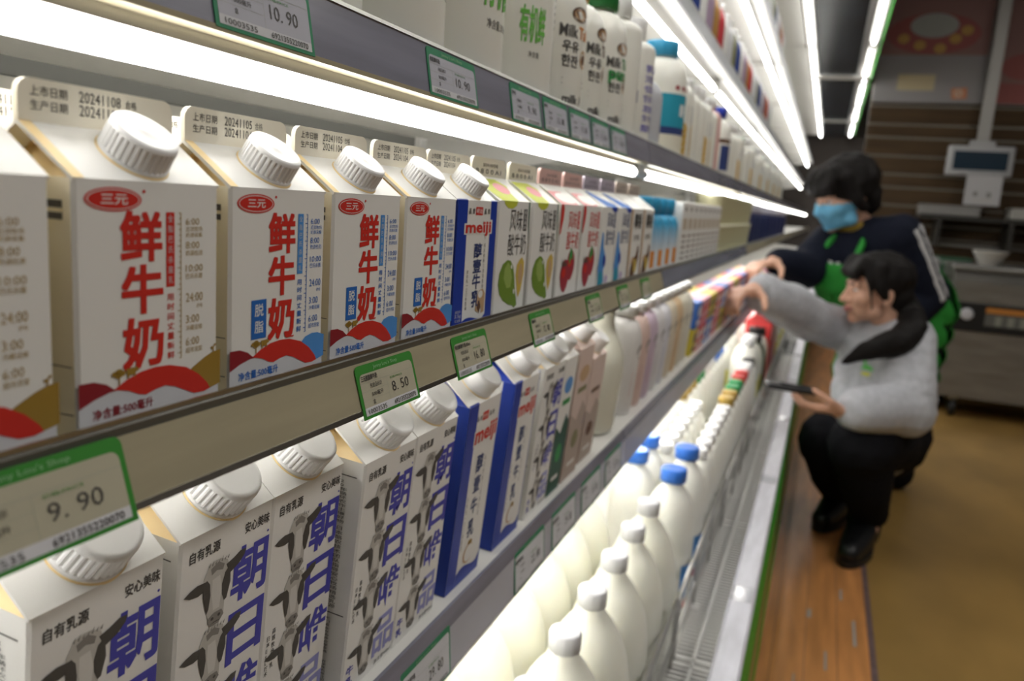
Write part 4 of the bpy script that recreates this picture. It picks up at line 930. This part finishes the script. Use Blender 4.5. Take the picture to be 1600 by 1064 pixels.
b = MB(); b.box(0,.4,-.10,.11,.06,L(-.30), mat('cabinet_steel', (.24,.23,.215), .35, .7), .006); b.build('cabinet_body', t)
b = MB(); b.box(-.012,.1,-.11,.12,L(-.30),L(-.285), mat('cabinet_edge', (.62,.61,.58), .3), .004); b.build('cabinet_top', t)
b = MB(); b.box(-.006,.002,-.06,.07,L(-.385),L(-.345), dark); b.build('handle_recess', t)
for y in (-.08,.09): b = MB(); b.box(.03,.09,y-.015,y+.015,0,.06, dark); b.build('foot', t)
crate_ = thing('supply_tub', 'pale plastic tub standing on the narrow steel cabinet', 'tub', (5.20, -.555, L(-.2845)))
b = MB(); b.box(0,.14,-.075,.085,0,.12, mat('tub_plastic', (.33,.33,.33), .4), .02, 3); b.build('tub_body', crate_)
t = thing('green_crate', 'dark green crate behind the steel cabinet', 'crate', (5.62, -.72, 0))
b = MB(); b.box(0,.22,-.13,.15,.0,L(-.17), mat('crate_green', (.03,.10,.05), .5), .006); b.build('crate_body', t)
for k in range(3): b = MB(); b.box(-.006,.0,-.10+.09*k,-.05+.09*k,L(-.21),L(-.19), mat('crate_mark', (.3,.4,.33), .5)); b.build('crate_mark', t)

# ------------------------------------------------------------------ people
from mathutils import noise
def chain(pts, rs, flat=None):
    out = []
    for i in range(len(pts)-1):
        a, c = Vector(pts[i]), Vector(pts[i+1]); n = max(2, int((c-a).length / (min(rs[i], rs[i+1])*.45)))
        for k in range(n+1):
            q = k/n; out.append((a.lerp(c, q), rs[i]*(1-q) + rs[i+1]*q, None))
    return out
def blob(name, parent, balls, voxel, smooth, m, keep=None, disp=None, mats=None, thick=0):
    b = bmesh.new()
    for c, r, rot in balls:
        M = Matrix.Translation(c)
        if rot is not None: M = M @ rot.to_4x4()
        if isinstance(r, (tuple, list)): M = M @ Matrix.Diagonal((*r, 1))
        else: M = M @ Matrix.Scale(r, 4)
        bmesh.ops.create_icosphere(b, subdivisions=2, radius=1.03, matrix=M)
    me = bpy.data.meshes.new(name); b.to_mesh(me); b.free()
    o = bpy.data.objects.new(name, me); COL.objects.link(o)
    r = o.modifiers.new('r', 'REMESH'); r.mode = 'VOXEL'; r.voxel_size = voxel
    s = o.modifiers.new('s', 'SMOOTH'); s.factor = .5; s.iterations = smooth
    dg = bpy.context.evaluated_depsgraph_get(); me2 = bpy.data.meshes.new_from_object(o.evaluated_get(dg))
    o.modifiers.clear(); o.data = me2; bpy.data.meshes.remove(me); me2.name = name
    if disp:
        amp, fr = disp; nn = [v.normal.copy() for v in me2.vertices]
        for v, n in zip(me2.vertices, nn): v.co += n*amp*noise.noise(Vector((v.co.x*fr, v.co.y*fr, v.co.z*fr*.7)))
    if keep:
        b = bmesh.new(); b.from_mesh(me2)
        bmesh.ops.delete(b, geom=[f for f in b.faces if not keep(f.calc_center_median(), f.normal)], context='FACES')
        if thick:
            ex = bmesh.ops.solidify(b, geom=b.faces[:], thickness=thick)
        b.to_mesh(me2); b.free()
    me2.materials.clear(); me2.materials.append(m)
    for mm_, fn in (mats or []):
        me2.materials.append(mm_); k = len(me2.materials)-1
        for p in me2.polygons:
            if fn(p.center, p.normal): p.material_index = k
    me2.polygons.foreach_set('use_smooth', [True]*len(me2.polygons))
    if parent: bpy.context.view_layer.update(); o.parent = parent; o.matrix_parent_inverse = parent.matrix_world.inverted()
    return o
class Frame:
    def __init__(s, o, f, u=(0,0,1), k=1):
        s.o = Vector(o); s.f = Vector(f).normalized(); s.r = s.f.cross(Vector(u)).normalized(); s.u = s.r.cross(s.f); s.k = k
        s.R = Matrix((s.r, s.f, s.u)).transposed()
    def __call__(s, x, y, z): return s.o + (s.r*x + s.f*y + s.u*z)*s.k
    def inv(s, p): d = (Vector(p) - s.o)/s.k; return Vector((d.dot(s.r), d.dot(s.f), d.dot(s.u)))
    def e(s, x, y, z, r): return (s(x, y, z), tuple(q*s.k for q in r) if isinstance(r, tuple) else r*s.k, s.R)
def head_balls(F):
    B = [F.e(0,-.010,.022,(.072,.090,.086)), F.e(0,.022,-.02,(.062,.066,.075)), F.e(0,.032,-.058,(.048,.050,.042)), F.e(0,.064,-.088,.020), F.e(0,.052,-.078,.026)]
    for s in (-1, 1):
        B += [F.e(.034*s,.054,-.022,.028), F.e(.046*s,.020,-.066,.022), F.e(.026*s,.074,.022,(.022,.014,.010)), F.e(.072*s,-.008,-.012,(.010,.020,.031)), F.e(.074*s,-.004,-.034,.010), F.e(.013*s,.090,-.032,.009), F.e(.028*s,.074,.001,(.016,.010,.010))]
    B += chain([F(0,.082,.012), F(0,.094,-.012), F(0,.102,-.028)], [.009*F.k,.010*F.k,.0125*F.k])
    B += chain([F(-.018,.078,-.053), F(0,.087,-.052), F(.018,.078,-.053)], [.006*F.k,.008*F.k,.006*F.k]) + chain([F(-.014,.078,-.063), F(0,.084,-.064), F(.014,.078,-.063)], [.006*F.k,.009*F.k,.006*F.k])
    return B
def face_parts(F, root, skin_lip, eyes=True):
    dk_ = mat('hair_black', (.010,.0085,.008), .6, spec=.15)
    for s in (-1, 1):
        b = MB(); 
        b.lathe([(.0001,-1),(.7,-.7),(1,0),(.7,.7),(.0001,1)], mat('eye_white', (.7,.68,.66), .3), 16, Matrix.Translation(F(.029*s,.0745,.004)) @ F.R.to_4x4() @ Matrix.Diagonal((.0135*F.k,.010*F.k,.0062*F.k,1)), caps=False)
        b.lathe([(.0001,-1),(.7,-.7),(1,0),(.7,.7),(.0001,1)], dk_, 14, Matrix.Translation(F(.029*s,.0800,.004)) @ F.R.to_4x4() @ Matrix.Diagonal((.006*F.k,.0055*F.k,.0058*F.k,1)), caps=False)
        b.build('eye', root).matrix_parent_inverse = root.matrix_world.inverted()
        b = MB(); b.tube([F(.012*s,.086,.020), F(.030*s,.085,.025), F(.046*s,.070,.020)], [.0025*F.k,.0035*F.k,.002*F.k], dk_, 8)
        b.build('eyebrow', root).matrix_parent_inverse = root.matrix_world.inverted()
    if eyes:
        b = MB(); b.tube([F(-.021,.079,-.057), F(-.008,.0925,-.0545), F(.008,.0925,-.0545), F(.021,.079,-.057)], [.003*F.k,.0052*F.k,.0052*F.k,.003*F.k], skin_lip, 10); b.tube([F(-.017,.080,-.062), F(0,.0915,-.064), F(.017,.080,-.062)], [.003*F.k,.0058*F.k,.003*F.k], skin_lip, 10)
        b.build('lips', root).matrix_parent_inverse = root.matrix_world.inverted()
def hand_balls(w, d, up, side, curl, k=1.0, thumb_dir=None):
    # w wrist, d towards the fingers, up = back of the hand, side = towards the thumb; curl = bend of each joint in radians
    w = Vector(w); d = Vector(d).normalized(); up = (Vector(up) - d*Vector(up).dot(d)).normalized(); side = Vector(side); side = (side - d*side.dot(d) - up*side.dot(up)).normalized()
    B = chain([w - d*.03*k, w + d*.01*k], [.024*k,.023*k])
    for q in (-.026,-.009,.009,.026): B += chain([w + d*.012*k + side*q*.75*k, w + d*.085*k + side*q*k], [.0145*k,.0125*k])
    for i, (q, l) in enumerate(((.029,.9),(.010,1.0),(-.010,.95),(-.028,.76))):
        p = w + d*.088*k + side*q*k; a = 0; pts = [p]; dirv = (d + side*q*1.6).normalized()
        for j, seg in enumerate((.040,.026,.021)):
            a += curl[j]*(1 + .08*i); p = p + (dirv*math.cos(a) - up*math.sin(a))*seg*l*k; pts.append(p)
        B += chain(pts, [.0098*k,.0092*k,.0084*k,.0070*k])
    t0 = w + d*.022*k + side*.024*k - up*.004*k; td = Vector(thumb_dir) if thumb_dir else (d*.75 + side*.6 - up*.45); td.normalize()
    t1 = t0 + (td*.8 + side*.5).normalized()*.042*k; t2 = t1 + td*.034*k; t3 = t2 + (td - up*.2 + d*.2).normalized()*.026*k
    B += chain([t0, t1, t2, t3], [.0155*k,.0118*k,.0105*k,.0080*k])
    return B
skin = mat('skin', (.62,.36,.25), .5, sss=.15); lipm = mat('lip', (.45,.17,.15), .45)
hairm = mat('hair_black', (.010,.0085,.008), .6, spec=.15)
fleece = mat('fleece_grey', (.47,.48,.51), .9, 0, .14, 60); trous = mat('trousers_black', (.008,.008,.010), .85, spec=.1); bootm = mat('boot_black', (.008,.008,.009), .35)
SC = CZ
def q(x, y, z): return Vector((x*SC, y*SC, z*SC + CZ))

# the crouching woman
wo = thing('person', 'woman crouching by the fridge in a grey sweatshirt, reaching in and holding a black handset', 'person', q(2.62,-.20,-1.0), (0,0,0))
bpy.context.view_layer.update()
FH = Frame(q(2.645,-.158,-.196), (-.36,.92,-.06), k=.98)
Rsh, Rel, Rwr = q(2.80,-.118,-.355), q(2.58,.042,-.285), q(2.33,.163,-.203)
Lsh, Lel, Lwr = q(2.60,-.268,-.345), q(2.47,-.270,-.510), q(2.345,-.105,-.512)
pel = q(2.82,-.235,-.66); Lhip, Rhip = q(2.76,-.275,-.655), q(2.90,-.185,-.665)
Lkn, Lan, Rkn, Ran = q(2.445,-.172,-.628), q(2.615,-.235,-.900), q(2.625,-.088,-.680), q(2.855,-.150,-.925)
nk = q(2.70,-.200,-.315)
body = head_balls(FH) + chain([FH(0,-.022,-.05), FH(0,-.045,-.10), nk, q(2.73,-.21,-.38)], [.052,.050,.055,.09])
body += chain([q(2.73,-.21,-.40), pel], [.10,.12]) + chain([Lsh, Rsh], [.05,.05])
body += chain([Rsh, Rel, Rwr], [.045,.036,.026]) + chain([Lsh, Lel, Lwr], [.045,.036,.026])
body += chain([Lhip, Lkn, Lan], [.075,.055,.038]) + chain([Rhip, Rkn, Ran], [.075,.055,.038])
dR = Vector((-.87,.48,-.06)); 
body += hand_balls(Rwr + dR*.01, dR, (.1,.05,1), (-.48,-.87,0), (.45,.75,.5), 1.0)
dL = Vector((-.30,.95,.02))
body += hand_balls(Lwr + dL*.005, dL, (-.25,-.1,-1), (-.95,-.3,.1), (.28,.55,.45), .98, (-.3,.9,.55))
body += chain([Lan, q(2.565,-.215,-.975)], [.04,.03]) + chain([Ran, q(2.79,-.13,-.975)], [.04,.03])
blob('body', wo, body, .0045, 5, skin)
face_parts(FH, wo, lipm)
sw = chain([q(2.73,-.205,-.36), q(2.74,-.215,-.46), q(2.76,-.225,-.585)], [.128,.152,.158]) + chain([q(2.66,-.235,-.38), q(2.67,-.225,-.56)], [.10,.12]) + chain([Lsh, q(2.70,-.2,-.335), Rsh], [.072,.09,.072])
sw += chain([Rsh, Rel, Rel.lerp(Rwr,.75)], [.078,.070,.060]) + chain([Rel.lerp(Rwr,.72), Rel.lerp(Rwr,.82)], [.064,.060])
sw += chain([Lsh, Lel, Lel.lerp(Lwr,.72)], [.084,.082,.066]) + chain([Lel.lerp(Lwr,.70), Lel.lerp(Lwr,.80)], [.068,.062])
sw += chain([q(2.74,-.265,-.315), q(2.80,-.20,-.315)], [.062,.060])                      # hood lying on the back
lg = Frame(q(2.60,-.165,-.44), (-.75,.6,0))
so = blob('sweatshirt', wo, sw, .007, 7, fleece, disp=(.020, 8))
for a, c, r0 in ((Rel.lerp(Rwr,.80), Rel.lerp(Rwr,.95), .046), (Lel.lerp(Lwr,.78), Lel.lerp(Lwr,.93), .046)):
    blob('cuff', so, chain([a, c], [r0, r0*.86]), .006, 4, mat('fleece_cuff', (.40,.41,.43), .9))
blob('hem', so, chain([q(2.765,-.225,-.640), q(2.775,-.228,-.668)], [.150,.146]), .008, 5, mat('fleece_cuff', (0,0,0)))
blob('collar', so, [(nk + Vector((math.cos(a)*.060, math.sin(a)*.062, .012*math.cos(a))), .019, None) for a in [2*PI*i/26 for i in range(26)]], .005, 4, mat('fleece_cuff', (0,0,0)))
# small green and yellow chest emblem
def emblem(root, c, n, k):
    F = Frame(c, n); b = MB(); lgm = mat('emblem_green', (.12,.55,.10), .6); lym = mat('emblem_yellow', (.62,.62,.06), .6)
    P = lambda u, v, t=0: F(u*k, .0015 + t*.0004, v*k)
    b.slab([(-.020,.004),(-.012,.016),(.002,.020),(.018,.014),(.022,.004),(.006,.006)], 0, 3, lgm, P); b.slab([(-.014,-.004),(.004,-.002),(.022,-.006),(.016,-.013),(-.006,-.014)], 0, 3, lym, P); b.slab([(.006,.020),(.012,.034),(.018,.030),(.014,.016)], 0, 3, lgm, P)
    o = b.build('chest_emblem', root); o.matrix_parent_inverse = root.matrix_world.inverted(); return o
def surf_point(o, a, d):
    ok, loc, nor, _ = o.ray_cast(a, d); return (loc, nor) if ok else (a, -d)
bpy.context.view_layer.update()
_p, _n = surf_point(so, q(2.3,-.10,-.40), (q(2.56,-.160,-.432) - q(2.3,-.10,-.40)).normalized())
emblem(so, _p, _n, 1.0)
tr = chain([Lhip, Lkn], [.120,.098]) + chain([Lkn, Lkn.lerp(Lan,.5), Lan + Vector((0,0,.03))], [.094,.080,.062]) + chain([Rhip, Rkn], [.120,.100]) + chain([Rkn, Rkn.lerp(Ran,.5), Ran + Vector((0,0,.03))], [.096,.080,.062]) + chain([pel, pel + Vector((.02,-.02,-.02))], [.150,.150])
blob('trousers', wo, tr, .008, 6, trous, disp=(.010, 9))
def boot(an, toe, k=1.0):
    an = Vector(an); toe = Vector(toe); d = (toe-an); d.z = 0; d.normalize(); fl = .034
    heel = Vector((an.x - d.x*.045, an.y - d.y*.045, fl+.012)); ball = Vector((an.x + d.x*.105, an.y + d.y*.105, fl+.008)); tip = Vector((an.x + d.x*.165, an.y + d.y*.165, fl+.004))
    up = blob('boot', wo, chain([an + Vector((0,0,.03)), Vector((an.x, an.y, .10)), Vector((an.x, an.y, .06))], [.056,.056,.052]) + chain([Vector((an.x,an.y,.075)), heel], [.05,.040]) + chain([heel, Vector((an.x + d.x*.04, an.y + d.y*.04, .062)), ball, tip], [.042,.050,.045,.036]), .006, 5, bootm)
    s = MB(); pr = d.cross(Vector((0,0,1))); out = []
    for a in range(28):
        t_ = 2*PI*a/28; out.append((math.cos(t_), math.sin(t_)))
    cen = Vector((an.x + d.x*.06, an.y + d.y*.06, 0)); vs = []
    for z in (.001, .022):
        for cx, sx in out: vs.append(cen + d*cx*.145 + pr*sx*(.050 if cx > -.2 else .044) + Vector((0,0,z)))
    s.add(vs, [tuple(range(27,-1,-1)), tuple(range(28,56))] + [(i, (i+1) % 28, 28+(i+1) % 28, 28+i) for i in range(28)], dark)
    so_ = s.build('sole', up); so_.matrix_parent_inverse = up.matrix_world.inverted()
bpy.context.view_layer.update()
boot(q(2.620,-.222,-.90), q(2.50,-.190,-1.0)); boot(q(2.865,-.155,-.92), q(2.76,-.12,-1.0))
hb = [FH.e(0,-.026,.040,(.083,.094,.086)), FH.e(0,-.060,-.015,(.070,.055,.070)), FH.e(0,.004,.075,(.070,.078,.052))]
for s in (-1, 1): hb += chain([FH(.066*s,.020,.075), FH(.078*s,.020,.02), FH(.076*s,.004,-.015)], [.022,.015,.012]) + chain([FH(.045*s,.052,.085), FH(.070*s,.050,.03), FH(.072*s,.040,-.05)], [.02,.009,.005])
for k in range(9): x = -.05 + .0125*k; hb += chain([FH(x*.8,.058,.092), FH(x,.088,.060), FH(x*1.08,.088-.9*x*x*4,.040)], [.020,.0105,.005])
hb += chain([FH(0,-.085,-.03), FH(-.02,-.105,-.070), q(2.58,-.268,-.300), q(2.51,-.225,-.326), q(2.480,-.150,-.358), q(2.475,-.088,-.400)], [.045,.040,.050,.044,.030,.009])
blob('hair', wo, hb, .0055, 4, hairm, disp=(.006, 28))
# handset in her hand
hs = thing('handset', 'black handset in the crouching woman\'s hand', 'handset', Lwr + Vector((-.055,.128,.047)), (0,0,.32))
b = MB(); X = Matrix.Rotation(.08, 4, 'X'); b.box(-.026,.026,-.055,.095,0,.017, dark, .006, 3, X); b.build('handset_body', hs); b = MB(); b.box(-.021,.021,-.035,.055,.0170,.0176, mat('handset_screen', (.02,.022,.026), .12), X=X); b.build('screen', hs)

# the standing helper in a navy jacket and green apron
navyj = mat('jacket_navy', (.010,.012,.022), .8, spec=.1); stripe = mat('jacket_stripe', (.55,.55,.56), .7); apr = mat('apron_green', (.02,.26,.03), .8)
mn = thing('person', 'person in navy striped jacket, green apron and blue mask stooping over the shelf', 'person', q(3.3,-.30,-1.0))
bpy.context.view_layer.update()
FM = Frame(q(3.125,-.040,.088), (-.55,.78,-.32), k=1.10)
sR, eR, wR = q(3.24,-.020,-.085), q(3.08,.055,-.175), q(2.90,.150,-.150)
sL, eL, wL = q(3.08,-.235,-.045), q(3.14,-.345,-.235), q(3.03,-.235,-.40)
nk2 = q(3.19,-.105,-.03); pv = q(3.36,-.33,-.36)
lk, la, rk, ra = q(3.26,-.33,-.66), q(3.34,-.36,-.955), q(3.40,-.24,-.66), q(3.48,-.27,-.955)
mb_ = head_balls(FM) + chain([FM(0,-.03,-.05), nk2, q(3.2,-.14,-.12)], [.055,.058,.09]) + chain([q(3.2,-.14,-.12), pv], [.11,.13]) + chain([sL, sR], [.05,.05]) + chain([sR, eR, wR], [.045,.038,.028]) + chain([sL, eL, wL], [.045,.038,.028])
mb_ += chain([pv, lk, la], [.09,.06,.042]) + chain([pv, rk, ra], [.09,.06,.042]) + chain([la, q(3.28,-.33,-.975)], [.04,.022]) + chain([ra, q(3.42,-.24,-.975)], [.04,.022])
dM = Vector((-.80,.58,-.16)); mb_ += hand_balls(wR + dM*.005, dM, (.1,.1,1), (-.6,-.8,0), (.4,.6,.4), 1.05)
dM2 = Vector((-.6,.6,-.5)); mb_ += hand_balls(wL + dM2*.005, dM2, (.2,-.3,1), (.6,.6,.2), (.4,.6,.4), 1.05)
blob('body', mn, mb_, .0055, 5, skin); face_parts(FM, mn, lipm, eyes=False)
jk = chain([q(3.205,-.125,-.115), q(3.25,-.20,-.22), pv + Vector((0,.01,.08))], [.145,.160,.150]) + chain([sL, q(3.19,-.12,-.075), sR], [.088,.105,.085]) + chain([sR, eR, eR.lerp(wR,.9)], [.085,.074,.052]) + chain([sL, eL, eL.lerp(wL,.9)], [.088,.078,.055])
jk += chain([q(3.17,-.10,-.03), q(3.23,-.12,-.03)], [.062,.062])
ax = (eL - sL).normalized(); out_ = Vector((-.55,-.80,.15)); out_ = (out_ - ax*out_.dot(ax)).normalized(); tn = ax.cross(out_)
def on_stripe(c, n):
    d = c - sL; t = d.dot(ax); s_ = (d - ax*t).dot(tn); o_ = (d - ax*t).dot(out_)
    return -.03 < t < .26 and o_ > .02 and (-.026 < s_ < -.008 or .008 < s_ < .026)
def on_chest(c, n):
    F_ = Frame(q(3.16,-.10,-.16), (-.8,.55,-.1)); p = F_.inv(c)
    return n.dot(F_.f) > .1 and -.012 < p.x + (.0 if p.x > 0 else .05)*1 < .03 and abs(p.z - abs(p.x)*.6 - .01) < .018
jo = blob('jacket', mn, jk, .0075, 6, navyj, disp=(.008, 9), mats=[(stripe, on_stripe)])
ap_ = [(c, (r if not isinstance(r, tuple) else r), ro) for c, r, ro in chain([q(3.195,-.115,-.16), q(3.25,-.20,-.24), pv + Vector((0,.01,.06)), q(3.30,-.27,-.55)], [.178,.190,.184,.195])]
FA = Frame(q(3.20,-.13,-.17), (-.86,.50,-.13))
def bib(c, n):
    p = FA.inv(c); return (n.dot(FA.f) > .12 and (abs(p.x) < .105 if p.z > -.10 else True) and p.z < .045) or (n.dot(FA.f) < -.55 and p.z < .06)
blob('apron', mn, ap_, .009, 6, apr, keep=bib, thick=.004)
for s in (-1, 1):
    b = MB(); b.tube([FA(.080*s,.178,.030), FA(.072*s,.166,.080), FA(.058*s,.10,.130), FA(.035*s,.0,.165)], .012, apr, 8); o = b.build('apron_strap', mn); o.matrix_parent_inverse = mn.matrix_world.inverted()
b = MB(); P = lambda u, v, t=0: FA(u, .176 + t*.001, v)
for dx in (-.085, .005, .09): b.slab([(dx-.022,.055),(dx-.008,.055),(dx,.035),(dx+.010,.055),(dx+.024,.058),(dx+.004,.008)], 0, 4, stripe, P)
o = b.build('jacket_motif', mn); o.matrix_parent_inverse = mn.matrix_world.inverted()
blob('trousers', mn, chain([pv, lk, la + Vector((0,0,.02))], [.14,.10,.075]) + chain([pv, rk, ra + Vector((0,0,.02))], [.14,.10,.075]), .009, 6, trous)
for an in (la, ra):
    d = Vector((-.75,.6,0)).normalized(); blob('shoe', mn, chain([Vector((an.x,an.y,.075)), Vector((an.x,an.y,.045)) - d*.04, Vector((an.x,an.y,.042)) + d*.08, Vector((an.x,an.y,.036)) + d*.15], [.045,.040,.040,.032]), .007, 5, bootm)
mask_b = [(c, tuple(x+.006 for x in r) if isinstance(r, tuple) else r+.006, ro) for c, r, ro in head_balls(FM)] + [FM.e(0,.070,-.040,(.040,.032,.036))]
blob('face_mask', mn, mask_b, .005, 8, mat('mask_blue', (.16,.46,.68), .8), keep=lambda c, n: (lambda p: p.y > .012 and -.092 < p.z < -.006 - (.075-p.y)*.15)(FM.inv(c)), thick=.002)
hm = [FM.e(0,-.024,.048,(.096,.108,.092)), FM.e(0,-.066,-.010,(.080,.058,.080)), FM.e(0,.030,.080,(.078,.072,.046))]
for s in (-1, 1): hm += chain([FM(.074*s,.030,.07), FM(.085*s,.020,.01), FM(.082*s,-.01,-.04)], [.028,.024,.018])
for k in range(9): x = -.06 + .015*k; hm += chain([FM(x*.8,.060,.095), FM(x,.092,.062), FM(x*1.05,.095-.8*x*x*4,.030)], [.024,.016,.009])
blob('hair', mn, hm, .006, 3, hairm, disp=(.008, 26))
blob('scarf', mn, [(nk2 + Vector((math.cos(a)*.062-.015, math.sin(a)*.062+.01, .014)), .022, None) for a in [2*PI*i/24 for i in range(24)]], .006, 4, mat('scarf_mustard', (.28,.19,.03), .9))
